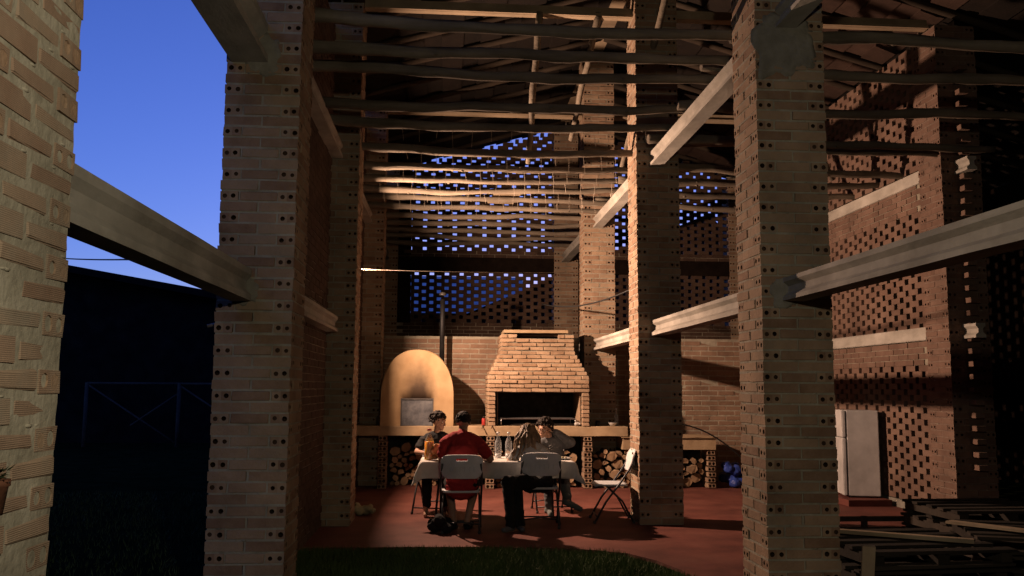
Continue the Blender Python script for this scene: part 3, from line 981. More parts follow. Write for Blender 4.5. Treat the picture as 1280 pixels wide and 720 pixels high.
MB().tube([(0, 0, .12), (0, 0, 3.0)], .006, 6).build("cord", M['cable'], fx2)
MB().lathe([(.02, .14), (.03, .12), (.03, .075), (.0, .07)], n=12).build("socket", M['black'], fx2)

# ------------------------------------------------------------------ counter, oven, fireplace
CY = 14.17          # front face of the counter
ct = thing("masonry_counter", (0.75, CY, 0), "long rendered counter under the oven and the fireplace", "counter")
mb = MB()
n = 40
x0, x1 = -1.08 - .75 - .38, XR - PW / 2 - .75 + .62
for i in range(n):     # slab in short lengths with a slightly uneven lower edge
    a, b_ = x0 + (x1 - x0) * i / n, x0 + (x1 - x0) * (i + 1) / n
vs, fs = [], []
for i in range(n + 1):
    x = x0 + (x1 - x0) * i / n
    w1 = .006 * noise.noise(Vector((x * 3, 0, 0))); w2 = .006 * noise.noise(Vector((x * 3, 4, 0)))
    for (yy, zz) in ((w1, .833 + w2), (w1, .975 + w1), (.012 + w1, .985 + w1), (1.10, .985), (1.10, .833)):
        vs.append((x, yy, zz))
for i in range(n):
    for j in range(5):
        fs.append((i * 5 + j, i * 5 + (j + 1) % 5, (i + 1) * 5 + (j + 1) % 5, (i + 1) * 5 + j))
fs += [[0, 1, 2, 3, 4][::-1], [n * 5 + j for j in range(5)]]
mb.add(vs, fs); mb.build("slab", M['counter'], ct)


LEGB = [holed_brick(BL, 50 + i, [M['brick'], M['hole']], hole_r=.0235) for i in range(3)]


def brick_leg(parent, x, z1, label=None, w=BW):
    leg = MB().box((0, .25, z1 / 2), (w - .02, .22, z1 - .004)).build("leg", M['mortar'], parent, (x, .02, 0))
    k = int(z1 / (CP + .002))
    pitch = z1 / k
    for i in range(k):
        put("brick", random.choice(LEGB), leg, (random.uniform(-.006, .006), BL / 2 - .006 + random.uniform(-.006, .004), (i + .5) * pitch), (0, 0, math.pi / 2 + random.uniform(-.03, .03)))
    return leg


for x in (-1.0, .70, 2.27):
    brick_leg(ct, x - .75, .83)
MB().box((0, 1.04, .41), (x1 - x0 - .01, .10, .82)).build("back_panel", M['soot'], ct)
ct2 = thing("low_counter", (3.5, CY + .02, 0), "lower counter end with hollow brick leg beside the blue bag", "counter")
mb = MB().box((.1, .42, .715), (1.52, .86, .19)); mb.box((.1, .41, .815), (1.58, .90, .014)); mb.build("slab", M['counter'], ct2)
brick_leg(ct2, .79, .615)
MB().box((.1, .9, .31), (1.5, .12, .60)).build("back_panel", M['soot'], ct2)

# clay oven: arched front, domed body behind
ov = thing("clay_oven", (-.47, CY + .01, .985), "domed clay oven with sooty mouth and grey metal door", "oven")
W2, HT = .585, 1.21


def arch(s_):
    """half outline -> list of (x,z) from right base over the top to left base"""
    pts = [(W2 * s_, 0), (W2 * s_, .15 * s_), (W2 * s_, .30 * s_), (W2 * .995 * s_, .46 * s_)]
    for k in range(1, 15):
        th = math.pi / 2 * k / 14
        pts.append((W2 * s_ * math.cos(th) ** .86, (.46 + (HT - .46) * math.sin(th) ** .98) * s_))
    return pts + [(-x, z) for x, z in pts[-2::-1]]


mb = MB()
A = arch(1.0)
na = len(A)
layers = [(0, .985), (.02, 1.0), (.12, 1.0), (.30, .985), (.50, .93), (.68, .82), (.82, .62), (.90, .40), (.93, .1)]
vs, fs = [], []
for (yy, s_) in layers:
    for (x, z) in A:
        z2 = z * (1 if s_ > .99 else (.55 * 1 + .45 * s_) if z < .5 else s_)
        vs.append((x * s_, yy, z * s_))
for i in range(len(layers) - 1):
    for j in range(na - 1):
        fs.append((i * na + j, i * na + j + 1, (i + 1) * na + j + 1, (i + 1) * na + j))
mb.add(vs, fs, 0, True)
# front face with the mouth cut out: grid of strips between the mouth rectangle and the arch
dx0, dx1, dz1 = -.255, .255, .435
front = [(x * .985, z * .985) for x, z in A]
# mouth outline sampled with as many points as the arch
per = []
tot = dz1 * 2 + (dx1 - dx0)
for j in range(na):
    d = tot * j / (na - 1)
    if d < dz1:
        per.append((dx1, d))
    elif d < dz1 + (dx1 - dx0):
        per.append((dx1 - (d - dz1), dz1))
    else:
        per.append((dx0, max(0, dz1 - (d - dz1 - (dx1 - dx0)))))
vs = []
fs = []
for lv in range(5):
    t = lv / 4
    for j in range(na):
        x = front[j][0] * (1 - t) + per[j][0] * t; z = front[j][1] * (1 - t) + per[j][1] * t
        vs.append((x, 0 - .004 * math.sin(math.pi * t), z))
for lv in range(4):
    for j in range(na - 1):
        fs.append((lv * na + j, lv * na + j + 1, (lv + 1) * na + j + 1, (lv + 1) * na + j)[::-1])
o = len(vs)
for j in range(na):
    vs.append((per[j][0], .12, per[j][1]))
for j in range(na - 1):
    fs.append((4 * na + j, 4 * na + j + 1, o + j + 1, o + j)[::-1])
mb.add(vs, fs, 0, True)
mb.build("oven_body", M['claysoot'], ov)
dr = MB().box((0, 0, .205), (.49, .012, .41)); dr.build("oven_door", M['door_steel'], ov, (0, .02, .004))
d_ = ov.children[-1] if ov.children else None
dframe = MB()
for c, s_ in (((0, 0, .422), (.52, .02, .022)), ((-.25, 0, .205), (.018, .02, .41)), ((.25, 0, .205), (.018, .02, .41))):
    dframe.box(c, s_)
dframe.build("door_frame", M['iron'], ov, (0, .008, .002))
MB().tube([(0, 0, -.35), (0, 0, .4), (0, 0, .80)], .042, 14).build("chimney_pipe", M['black'], ov, (.375, .80, 1.30))
MB().lathe([(.060, .0), (.060, .03), (.043, .05)], n=14).build("pipe_collar", M['iron'], ov, (.375, .80, 2.17))

# fireplace
FX, FYF = 1.475, CY - .0
fp = thing("brick_fireplace", (FX, FYF, .985), "tapering brick barbecue fireplace with open hearth on the counter", "fireplace")


def half_w(z):     # z above the counter
    if z < .62: return .82
    if z < .79: return .82
    if z < 1.20: return .82 - (z - .79) / .41 * .215
    return .605


def yfront(z):
    if z < .62: return 0
    return min(.22, max(0, (z - .72) * .40))


rest = []
fms = [plain_brick((.225, .11, .056), 110 + i, M['brick_solid'], .006, .006) for i in range(6)]
fhalf = [plain_brick((.11, .11, .056), 120 + i, M['brick_solid'], .005, .006) for i in range(3)]
z, i = .034, 0
cp = .0675
core = MB()
while z < 1.47:
    hw, yf = half_w(z), yfront(z)
    rnd = random
    segs = []
    if z < .57:
        segs = [(-hw, -hw + .125), (hw - .125, hw)]
    elif z > 1.40:
        segs = [(-hw, -hw + .27), (hw - .27, hw)]
    else:
        segs = [(-hw, hw)]
    for a, b_ in segs:
        core.box(((a + b_) / 2, yf + .05 + .03, z), (b_ - a - .02, .10, cp + .001))
        u = a
        first = True
        while u < b_ - .03:
            L_ = .2335 if not (first and i % 2) else .118
            e = min(u + L_, b_)
            if b_ - e < .05: e = b_
            me = random.choice(fms if e - u > .15 else fhalf)
            o = put("brick", me, fp, ((u + e) / 2, yf + .055 + random.uniform(-.014, .006), z + random.uniform(-.002, .002)), (random.uniform(-.02, .02), random.uniform(-.012, .012), random.uniform(-.04, .04)))
            o.scale.x = (e - u - .010) / (.225 if e - u > .15 else .11)
            u = e; first = False
    # side courses, running back to the wall
    for sx in (-1, 1):
        v = yf + .12 + (.06 if i % 2 else 0)
        while v < .98:
            rest.append((random.choice(fms), Matrix.Translation((sx * (hw - .055) + random.uniform(-.005, .005), v + .11, z)) @ RZ(math.pi / 2)))
            v += .235
        core.box((sx * (hw - .06), yf + .12 + (.99 - yf - .12) / 2, z), (.09, .99 - yf - .12, cp + .001))
    z += cp; i += 1
join_mesh("side_brickwork", rest, 'brick_solid', fp, kind="stuff")
core.build("mortar_core", M['mortar'], fp)
MB().box((0, .60, .0), (1.5, .62, .02)).build("hearth_floor", M['soot'], fp, (0, 0, .012))
MB().box((0, .92, .35), (1.42, .03, .66)).build("hearth_back", M['soot'], fp)
mb = MB().box((-.66, .5, .3), (.012, .8, .56)); mb.build("hearth_cheek", M['brick_solid'], fp)
MB().box((.68, .5, .3), (.012, .8, .56)).build("hearth_cheek", M['brick_solid'], fp)
MB().box((0, .35, .600), (1.60, .36, .012)).build("lintel_plate", M['iron'], fp)
mb = MB()
for k in range(46):
    x = -.60 + 1.2 * k / 45
    mb.tube([(x, .08, .10), (x, .66, .10)], .005, 5)
for yy in (.08, .40, .66):
    mb.tube([(-.61, yy, .092), (.61, yy, .092)], .006, 5)
mb.tube([(-.6, .08, .0), (-.6, .08, .10)], .008, 6).tube([(.6, .08, .0), (.6, .08, .10)], .008, 6).tube([(-.6, .66, .0), (-.6, .66, .10)], .008, 6).tube([(.6, .66, .0), (.6, .66, .10)], .008, 6)
mb.build("grill_rack", M['potmetal'], None, (FX, CY, 1.008), label="wire grill rack in the open hearth of the fireplace", cat="grill")
mb = MB().box((0, .50, 0), (1.04, .82, .05), jit=.006); mb.build("cap_slab", M['counter'], fp, (-.03, .10, 1.535))
MB().box((0, .92, 1.43), (1.15, .06, .13)).build("chimney_back", M['soot'], fp)
MB().box((0, .62, 1.352), (1.0, .56, .02)).build("smoke_shelf", M['soot'], fp)

# ------------------------------------------------------------------ things on the counter
CT = .986


def lathe_thing(name, prof, m, loc, label, cat, n=18, group=None):
    return MB().lathe(prof, n=n).build(name, M[m], None, loc, label=label, cat=cat, group=group)


pot = thing("cooking_pot", (-1.02, CY + .25, CT), "dented metal pot on the dark left end of the counter", "pot")
MB().lathe([(0, .002), (.085, .002), (.095, .02), (.095, .13), (.10, .135), (.10, .14)], n=20).build("pot_body", M['potmetal'], pot)
MB().lathe([(.10, .142), (.06, .165), (0, .17)], n=20).build("lid", M['potmetal'], pot)
MB().ball((0, 0, .183), .014).build("knob", M['black'], pot)
can = thing("gas_lighter_can", (.595, CY + .12, CT), "small red can with dark cap between oven and fireplace", "can")
MB().lathe([(0, 0), (.03, 0), (.032, .01), (.032, .105), (.026, .12), (0, .12)], n=16).build("can_body", M['redcan'], can)
MB().lathe([(0, .121), (.017, .121), (.017, .15), (0, .152)], n=12).build("cap", M['black'], can)
lathe_thing("white_bowl", [(0, 0.002), (.04, .002), (.075, .05), (.08, .055), (.072, .05), (.038, .012), (0, .01)], 'white', (2.71, CY + .22, CT), "small white bowl on the counter right of the fireplace", "bowl")
b_ = thing("glass_jar", (2.80, CY + .38, CT), "tall clear bottle behind the white bowl on the counter", "bottle")
MB().lathe([(0, 0), (.035, 0), (.038, .01), (.038, .15), (.015, .20), (.014, .25), (.017, .252), (.017, .262), (0, .262)], n=16).build("bottle_glass", M['glass'], b_)
MB().lathe([(0, .263), (.017, .263), (.017, .285), (0, .286)], n=12).build("cap", M['white'], b_)
lathe_thing("dark_mug", [(0, .001), (.035, .001), (.038, .09), (.034, .09), (.03, .01), (0, .01)], 'black', (2.45, CY + .15, CT), "dark mug on the counter just right of the fireplace", "mug")
# crumpled cloth by the fireplace
mb = MB()
for k in range(7):
    mb.ball((random.uniform(-.04, .04), random.uniform(-.03, .03), .02 + random.uniform(0, .035)), random.uniform(.02, .035), (1.2, 1, .8), 2)
baked("crumpled_rag", mb, M['cloth'], None, [('REMESH', dict(mode='VOXEL', voxel_size=.008)), ('SMOOTH', dict(iterations=2))], loc=(2.12, CY + .07, CT), label="crumpled white rag in the right corner of the hearth", cat="rag")
# two twigs lying over the counter edge
for x in (.56, .71):
    o = MB().tube([(0, -.10, -.035), (.02, .02, .01), (.03, .22, .012)], .008, 6).build("twig", M['bark'], None, (x, CY + .0, CT + .003), label="dark twig lying over the counter edge " + ("left of the red can" if x < .6 else "right of the red can"), cat="twig", group="twigs on the counter edge")


# ------------------------------------------------------------------ firewood
def log_mesh(r, ln, seed):
    rnd = random.Random(seed)
    mb = MB()
    k = rnd.choice((6, 7, 9))
    half = rnd.random() < .3
    vs = []
    for e in (0, 1):
        for q in range(k):
            th = 2 * math.pi * q / k
            rr = r * (1 + .13 * math.sin(th * 2 + seed) + rnd.uniform(-.06, .06))
            zz = math.sin(th) * rr
            if half and zz < -.15 * r: zz = -.15 * r
            vs.append((math.cos(th) * rr, e * ln + rnd.uniform(-.006, .006), zz))
    mb.add(vs, [(q, (q + 1) % k, k + (q + 1) % k, k + q)[::-1] for q in range(k)], 0, True)
    mb.f.append(list(range(k))); mb.mi.append(1); mb.sm.append(False)
    mb.f.append(list(range(k, 2 * k))[::-1]); mb.mi.append(1); mb.sm.append(False)
    return mb.mesh("firewood_log", [M['bark'], M['logend']])


LOGS = [(r, log_mesh(r, .45, i)) for i, r in enumerate((.035, .04, .045, .05, .055, .062, .07, .082))]


def woodpile(x0, x1, ztop, y, label, group):
    placed = []
    rnd = random.Random(int(x0 * 77 + 5))
    def drop(x, r):
        z = r
        for (px, pz, pr) in placed:
            dx = abs(px - x)
            if dx < pr + r:
                z = max(z, pz + math.sqrt((pr + r) ** 2 - dx * dx) * .99)
        return z
    for tries in range(70):
        r, me = rnd.choice(LOGS)
        z, x = min((drop(x_, r) , x_) for x_ in [rnd.uniform(x0 + r, x1 - r) for q in range(25)])
        if z + r > ztop * (1 - .3 * abs(noise.noise(Vector((x * 2, x0, 0))))):
            continue
        placed.append((x, z, r))
        put("firewood_log", me, None, (x, y + rnd.uniform(-.03, .10), z), (0, rnd.uniform(-.4, .4), rnd.uniform(-.08, .08)), label=label, cat="log", group=group)


woodpile(-.92, .62, .72, CY + .50, "split log stacked under the counter below the clay oven", "firewood under the oven")
woodpile(.80, 2.15, .66, CY + .12, "split log stacked under the counter below the fireplace", "firewood under the fireplace")
woodpile(2.36, 3.02, .66, CY + .10, "split log stacked right of the hollow brick leg behind the empty chair", "firewood behind the empty chair")
woodpile(3.2, 4.2, .52, CY + .10, "split log stacked under the lower counter end", "firewood under the lower counter")


# blue bag and other floor bits
def lump(name, m, loc, size, label, cat, seed, vox=.014):
    rnd = random.Random(seed)
    mb = MB()
    for k in range(16):
        mb.ball((rnd.uniform(-.5, .5) * size[0], rnd.uniform(-.5, .5) * size[1], (.15 + rnd.random() ** 1.4 * .7) * size[2]), rnd.uniform(.22, .34) * min(size), (1.1, 1, .9), 2)
    mb.ball((0, 0, size[2] * .3), .42 * min(size[0], size[1]) , (size[0] / min(size[0], size[1]), size[1] / min(size[0], size[1]), .6), 2)
    o = baked(name, mb, M[m], None, [('REMESH', dict(mode='VOXEL', voxel_size=vox)), ('SMOOTH', dict(iterations=9))], loc=loc, label=label, cat=cat)
    zmin = min(v.co.z for v in o.data.vertices)
    nn = [x.vector.copy() for x in o.data.vertex_normals]
    for v in o.data.vertices:
        n_ = noise.noise(v.co * 14) * .012 + noise.noise(v.co * 33) * .006
        v.co += nn[v.index] * n_
        v.co.z -= zmin
        if v.co.z < .004: v.co.z = .002
    return o


lump("blue_plastic_bag", 'bluebag', (4.66, CY + .25, 0), (.36, .3, .40), "crumpled blue plastic bag on the floor right of the low counter", "bag", 3)
lump("beige_bundle", 'beige', (-.99, 11.42, 0), (.24, .20, .15), "crumpled pale beige cloth bundle on the dark red floor", "cloth bundle", 9, .01)
lump("black_backpack", 'blackcloth', (-.03, 10.02, 0), (.22, .22, .20), "black bag on the floor left under the red shirted man's chair", "bag", 12, .01)

# fridge on its red step
fr_ = thing("small_fridge", (5.875, 12.25, .0), "small white fridge with its side to the viewer by the lit wall", "fridge")
stp = MB().box((5.85, 12.5, .045), (.62, 1.0, .085)); stp.build("floor_step", M['floor'], kind="structure")
fr_.location.z = .0875
fr_.rotation_euler.z = -.20
b = bmesh.new(); bmesh.ops.create_cube(b, size=1)
for v in b.verts: v.co = Vector((v.co.x * .44, v.co.y * .55, v.co.z * 1.20)) + Vector((.02, .275, .62))
bmesh.ops.bevel(b, geom=list(b.edges), offset=.012, segments=3, affect='EDGES')
me = bpy.data.meshes.new("cabinet"); b.to_mesh(me); b.free(); me.materials.append(M['fridge'])
put("cabinet", me, fr_)
for z0_, z1_, nm in ((.03, .83, "door"), (.84, 1.22, "freezer_door")):
    b = bmesh.new(); bmesh.ops.create_cube(b, size=1)
    for v in b.verts: v.co = Vector((v.co.x * .05, v.co.y * .55, v.co.z * (z1_ - z0_))) + Vector((-.237, .275, (z0_ + z1_) / 2))
    bmesh.ops.bevel(b, geom=list(b.edges), offset=.01, segments=2, affect='EDGES')
    me = bpy.data.meshes.new(nm); b.to_mesh(me); b.free(); me.materials.append(M['fridge'])
    d = put(nm, me, fr_)
MB().box((-.205, .275, .62), (.012, .53, 1.17)).build("door_seal", M['rubber'], fr_)
mb = MB()
for sx in (-.16, .2):
    for sy in (.05, .5):
        mb.lathe([(0, 0), (.018, 0), (.018, .03), (0, .03)], (sx, sy, 0), 8)
mb.build("foot", M['black'], fr_)


# ------------------------------------------------------------------ pallets and timber, lower right
def pallet(x, y, z, rz, label):
    t = thing("wooden_pallet", (x, y, z), label, "pallet", "old pallets stacked at lower right", rz)
    for yy in (-.36, -.18, 0, .18, .36):
        put("top_slat", SL[random.randint(0, 2)], t, (random.uniform(-.012, .012), yy * 1.25 + random.uniform(-.012, .012), .128), (0, 0, random.uniform(-.015, .015)))
    for xx in (-.52, 0, .52):
        MB().box((0, 0, 0), (.09, 1.0, .075), jit=.004).build("bearer", M['oldplank'], t, (xx, 0, .076))
    for yy in (-.45, 0, .45):
        put("bottom_slat", SL[random.randint(0, 2)], t, (0, yy, .024), (0, 0, 0))
    return t


SL = []
for i in range(3):
    SL.append(MB().box((0, 0, 0), (1.18, .105, .024), jit=.004).mesh("slat", M['oldplank']))
for k in range(3):
    pallet(3.62 + random.uniform(-.03, .03), 6.95 + random.uniform(-.03, .03), k * .142, .08 + random.uniform(-.04, .04), ["bottom pallet of the near stack beside the front pillar", "middle pallet of the near stack beside the front pillar", "top pallet of the near stack beside the front pillar"][k])
for k in range(3):
    pallet(5.02 + random.uniform(-.03, .03), 7.3 + random.uniform(-.03, .03), k * .142, -.35 + random.uniform(-.05, .05), ["bottom pallet of the right stack at the frame edge", "middle pallet of the right stack at the frame edge", "tilted top pallet of the right stack at the frame edge"][k])
for k in range(3):
    pallet(5.55 + random.uniform(-.03, .03), 8.95 + random.uniform(-.03, .03), k * .142, .05 + random.uniform(-.05, .05), ["bottom pallet of the rear stack toward the fridge", "middle pallet of the rear stack toward the fridge", "top pallet of the rear stack toward the fridge"][k])
for x, y, z, l_, rz, w, lab in ((4.15, 8.15, .06, 1.5, .25, .12, "long loose board on the floor between the pallet stacks"),
                                 (4.35, 8.3, .09, .9, -.2, .16, "short pale board lying on the long one between pallets"),
                                 (3.5, 7.0, .452, 1.3, -.55, .10, "board lying askew on the near pallet stack"),
                                 (4.75, 7.15, .452, 1.15, -.95, .11, "light board lying askew on the right pallet stack"),
                                 (2.95, 6.15, .25, .55, 1.45, .09, "upright offcut leaning beside the front pillar")):
    put("loose_board", MB().box((0, 0, 0), (l_, w, .026), jit=.005).mesh("loose_board", M['plank']), None, (x, y, z + .001), (0 if 'upright' not in lab else 0, 0 if 'upright' not in lab else 1.35, rz), label=lab, cat="board", group="loose boards by the pallets")
# a plank rack behind: low black rail
mb = MB().box((0, 0, .19), (2.6, .05, .05)).box((0, 0, .08), (2.6, .05, .04)).box((-1.28, 0, .11), (.05, .06, .22)).box((1.28, 0, .11), (.05, .06, .22)).box((0, 0, .11), (.05, .06, .22))
mb.build("low_timber_rail", M['oldplank'], None, (4.6, 9.6, 0), label="low dark timber rail in front of the fridge", cat="rail")

# ------------------------------------------------------------------ folding table, cloth and what stands on it
TX0, TX1, TY0, TY1, TZ = -.28, 1.50, 10.42, 11.16, .735
tb = thing("folding_table", ((TX0 + TX1) / 2, (TY0 + TY1) / 2, 0), "long folding table under the white cloth where four people sit", "table")
hx, hy_ = (TX1 - TX0) / 2, (TY1 - TY0) / 2
MB().box((0, 0, TZ - .022), (2 * hx, 2 * hy_, .04)).build("tabletop", M['plastic'], tb)
for sx in (-1, 1):
    for sy in (-1, 1):
        MB().tube([(sx * (hx - .22), sy * (hy_ - .12), TZ - .045), (sx * (hx - .16), sy * (hy_ - .06), .006)], .014, 8).build("leg", M['tube'], tb)
    MB().tube([(sx * (hx - .19), -(hy_ - .1), .36), (sx * (hx - .19), hy_ - .1, .36)], .01, 8).build("crossbar", M['tube'], tb)
mb = MB()
hang = .20
nu, nv = 84, 48
vs = []
for i in range(nu + 1):
    for j in range(nv + 1):
        u = -hx - hang + (2 * hx + 2 * hang) * i / nu
        v = -hy_ - hang + (2 * hy_ + 2 * hang) * j / nv
        eu = max(0, abs(u) - hx - .004); ev = max(0, abs(v) - hy_ - .004)
        d = math.hypot(eu, ev)
        s_ = noise.noise(Vector((u * 3.4, v * 3.4, 1))) + .6 * noise.noise(Vector((u * 8, v * 8, 5)))
        x = max(-hx - .006, min(hx + .006, u)); y = max(-hy_ - .006, min(hy_ + .006, v))
        if d > 0:
            nrm = Vector((eu * (1 if u > 0 else -1), ev * (1 if v > 0 else -1)))
            nrm.normalize()
            fold = .5 + .5 * math.sin((u - v) * 21 + s_ * 2)
            out = .012 + d * (.10 + .16 * fold) + (.10 * min(eu, ev) / .2)
            x += nrm.x * out; y += nrm.y * out
            dd = max(eu, ev) + .45 * min(eu, ev)
            vs.append((x, y, TZ + .004 - dd * (1 - .06 * fold)))
        else:
            vs.append((x, y, TZ + .004 + .0015 * s_))
fs = [(i * (nv + 1) + j, (i + 1) * (nv + 1) + j, (i + 1) * (nv + 1) + j + 1, i * (nv + 1) + j + 1) for i in range(nu) for j in range(nv)]
mb.add(vs, fs, 0, True)
baked("tablecloth", mb, M['cloth'], None, [('SOLIDIFY', dict(thickness=.0025, offset=1))], loc=((TX0 + TX1) / 2, (TY0 + TY1) / 2, 0), label="white tablecloth hanging over the folding table edges", cat="tablecloth")
TT = TZ + .009


def bottle(name, x, y, prof_r, h, fill_m, fill_h, label, capm='white'):
    t = thing(name, (x, y, TT), label, "bottle")
    r = prof_r
    MB().lathe([(0, 0), (r * .92, 0), (r, .012), (r, h * .62), (r * .86, h * .70), (r * .40, h * .86), (r * .36, h * .97), (r * .42, h * .975), (r * .42, h), (0, h)], n=18).build("bottle_glass", M['glass'], t)
    if fill_m:
        MB().lathe([(0, .004), (r * .93, .004), (r * .95, .014), (r * .95, fill_h), (0, fill_h)], n=18).build("drink", M[fill_m], t)
    MB().lathe([(0, h + .0005), (r * .48, h + .0005), (r * .48, h + .022), (0, h + .024)], n=12).build("cap", M[capm], t)
    return t


bottle("juice_bottle", -.20, 10.62, .056, .34, 'juice', .215, "large clear bottle of orange juice at the left table end", 'redcan')
bottle("glass_bottle", .635, 10.90, .042, .29, 'white', .05, "left one of two clear bottles between the man and woman")
bottle("glass_bottle", .765, 10.92, .042, .29, 'white', .05, "right one of two clear bottles, nearer the long haired woman")
lathe_thing("dinner_plate", [(0, .004), (.08, .004), (.125, .018), (.128, .022), (.08, .010), (0, .009)], 'white', (1.40, 10.72, TT), "white plate with food scraps at the right table end", "plate", 28)
mb = MB()
for k in range(6):
    mb.ball((random.uniform(-.05, .05), random.uniform(-.05, .05), .012), random.uniform(.012, .022), (1.3, 1, .8), 1)
mb.build("food_scraps", M['beige'], None, (1.39, 10.72, TT + .009), label="scraps of food left on the white plate", cat="food")
cb = lump("snack_bag", 'orangebag', (-.07, 10.62, TT), (.15, .14, .17), "crumpled orange snack bag beside the juice bottle", "bag", 21, .008)
for x, y, lab in ((.05, 10.98, "clear tumbler on the table before the boy"), (.50, 10.75, "clear tumbler left of the two bottles"), (1.18, 10.86, "clear tumbler before the person in grey hoodie")):
    lathe_thing("drinking_glass", [(0, .001), (.03, .001), (.036, .10), (.033, .10), (.028, .008), (0, .008)], 'glass', (x, y, TT), lab, "glass", 16, "glasses on the table")


# ------------------------------------------------------------------ folding chairs
def make_chair(loc, rz, label):
    """faces +Y; rear edge of the back at y=-.24"""
    t = thing("folding_chair", loc, label, "chair", "white folding chairs at the table", rz)
    # backrest with a slot and slits
    cols = [0, .02, .05, .10, .16, .235, .30, .36, .40, .45, .5, .55, .60, .64, .70, .765, .84, .90, .95, .98, 1.0]
    rows_ = [0, .04, .12, .30, .5, .64, .74, .84, .92, .97, 1.0]
    mb = MB()
    vs = []
    for a in cols:
        for c in rows_:
            u = a * 2 - 1; v = c * 2 - 1
            wid = .232 * (1 - .10 * max(0, -v) ** 2)
            k = 1.0
            if abs(u) > .68 and abs(v) > .45:       # rounded corners
                q = math.hypot((abs(u) - .68) / .32, (abs(v) - .45) / .55)
                if q > 1: k = 1 - .17 * (q - 1) / .414
            vs.append((u * wid * k, -.225 - .06 * c + .035 * u * u, .595 + .265 * (.5 + (c - .5) * k) - .012 * u * u * (c > .9)))
    nr = len(rows_)
    fs = []
    for i in range(len(cols) - 1):
        for j in range(nr - 1):
            if j == 6 and 7 <= i <= 12: continue                      # hand slot
            fs.append((i * nr + j, (i + 1) * nr + j, (i + 1) * nr + j + 1, i * nr + j + 1))
    mb.add(vs, fs, 0, True)
    baked("backrest", mb, M['plastic'], t, [('SOLIDIFY', dict(thickness=.016, offset=0)), ('BEVEL', dict(width=.004, segments=2, limit_method='ANGLE'))])
    ribs = MB()
    for u in (-.62, -.36, -.1, .16, .42, .68):
        ribs.box((u * .2, -.268 + .03 * u * u, .70), (.010, .012, .055))
    ribs.build("rib", M['seat'], t)
    mb = MB()
    vs = []
    nx = 10
    for i in range(nx + 1):
        for j in range(nx + 1):
            u, v = i / nx * 2 - 1, j / nx * 2 - 1
            kx = 1 - .08 * v * v * abs(u); ky = 1 - .06 * u * u * abs(v)
            vs.append((u * .215 * kx, .03 + v * .205 * ky, .445 - .012 * (1 - u * u) * (1 - v * v) - (.012 if v > .95 else 0)))
    mb.add(vs, [(i * (nx + 1) + j, (i + 1) * (nx + 1) + j, (i + 1) * (nx + 1) + j + 1, i * (nx + 1) + j + 1) for i in range(nx) for j in range(nx)], 0, True)
    baked("seat", mb, M['seat'], t, [('SOLIDIFY', dict(thickness=.024, offset=0))])
    for sx in (-1, 1):
        x = sx * .228
        MB().tube([(x, .235, .01), (x, .10, .25), (x, -.07, .47), (x * .985, -.19, .64), (x * .93, -.245, .76)], .0125, 8).build("back_leg_tube", M['tube'], t)
        MB().tube([(x * .90, -.235, .01), (x * .90, -.10, .26), (x * .90, .08, .43)], .0115, 8).build("rear_leg", M['tube'], t)
    MB().tube([(-.205, -.19, .095), (0, -.19, .12), (.205, -.19, .095)], .009, 8).build("stretcher", M['tube'], t)
    MB().tube([(-.228, .20, .075), (.228, .20, .075)], .009, 8).build("stretcher", M['tube'], t)
    mb = MB()
    for sx in (-1, 1):
        mb.lathe([(0, 0), (.017, 0), (.017, .03), (.013, .034)], (sx * .228, .237, 0), 8)
        mb.lathe([(0, 0), (.017, 0), (.017, .03), (.013, .034)], (sx * .205, -.237, 0), 8)
    mb.build("rubber_foot", M['rubber'], t)
    return t


CH1 = make_chair((.175, 10.14, 0), .0, "white folding chair the man in the red shirt sits on")
copy_thing(CH1, (1.10, 10.46, 0), -.03, "white folding chair under the long haired woman")
copy_thing(CH1, (2.02, 10.82, 0), math.pi / 2 - .05, "empty white folding chair seen from the side by the pillar")
copy_thing(CH1, (-.14, 11.62, 0), math.pi - .25, "white folding chair the dark haired boy sits on behind the table")
copy_thing(CH1, (1.38, 11.72, 0), math.pi + .1, "white folding chair of the person in the grey hoodie")


# ------------------------------------------------------------------ people
def remesh(name, mb, m, parent, vox=.009, smooth=3, label=None):
    o = baked(name, mb, M[m], parent, [('REMESH', dict(mode='VOXEL', voxel_size=vox)), ('SMOOTH', dict(iterations=smooth, factor=.5))], label=label)
    if m in ('red', 'grey', 'lightgrey', 'blackcloth'):          # creases
        nn = [x.vector.copy() for x in o.data.vertex_normals]
        for v in o.data.vertices:
            c = v.co.copy()
            q = 1 - abs(noise.noise(Vector((c.x * 7 + 3 * c.z, c.y * 7, c.z * 13)))) * 2
            v.co = c + nn[v.index] * (.009 * q * abs(q) + .004 * noise.noise(c * 26))
    elif m in ('darkhair', 'longhair'):                          # strands
        nn = [x.vector.copy() for x in o.data.vertex_normals]
        for v in o.data.vertices:
            c = v.co.copy()
            v.co = c + nn[v.index] * (.006 * noise.noise(Vector((c.x * 90, c.y * 90, c.z * 16))) + .004 * noise.noise(c * 40))
    return o


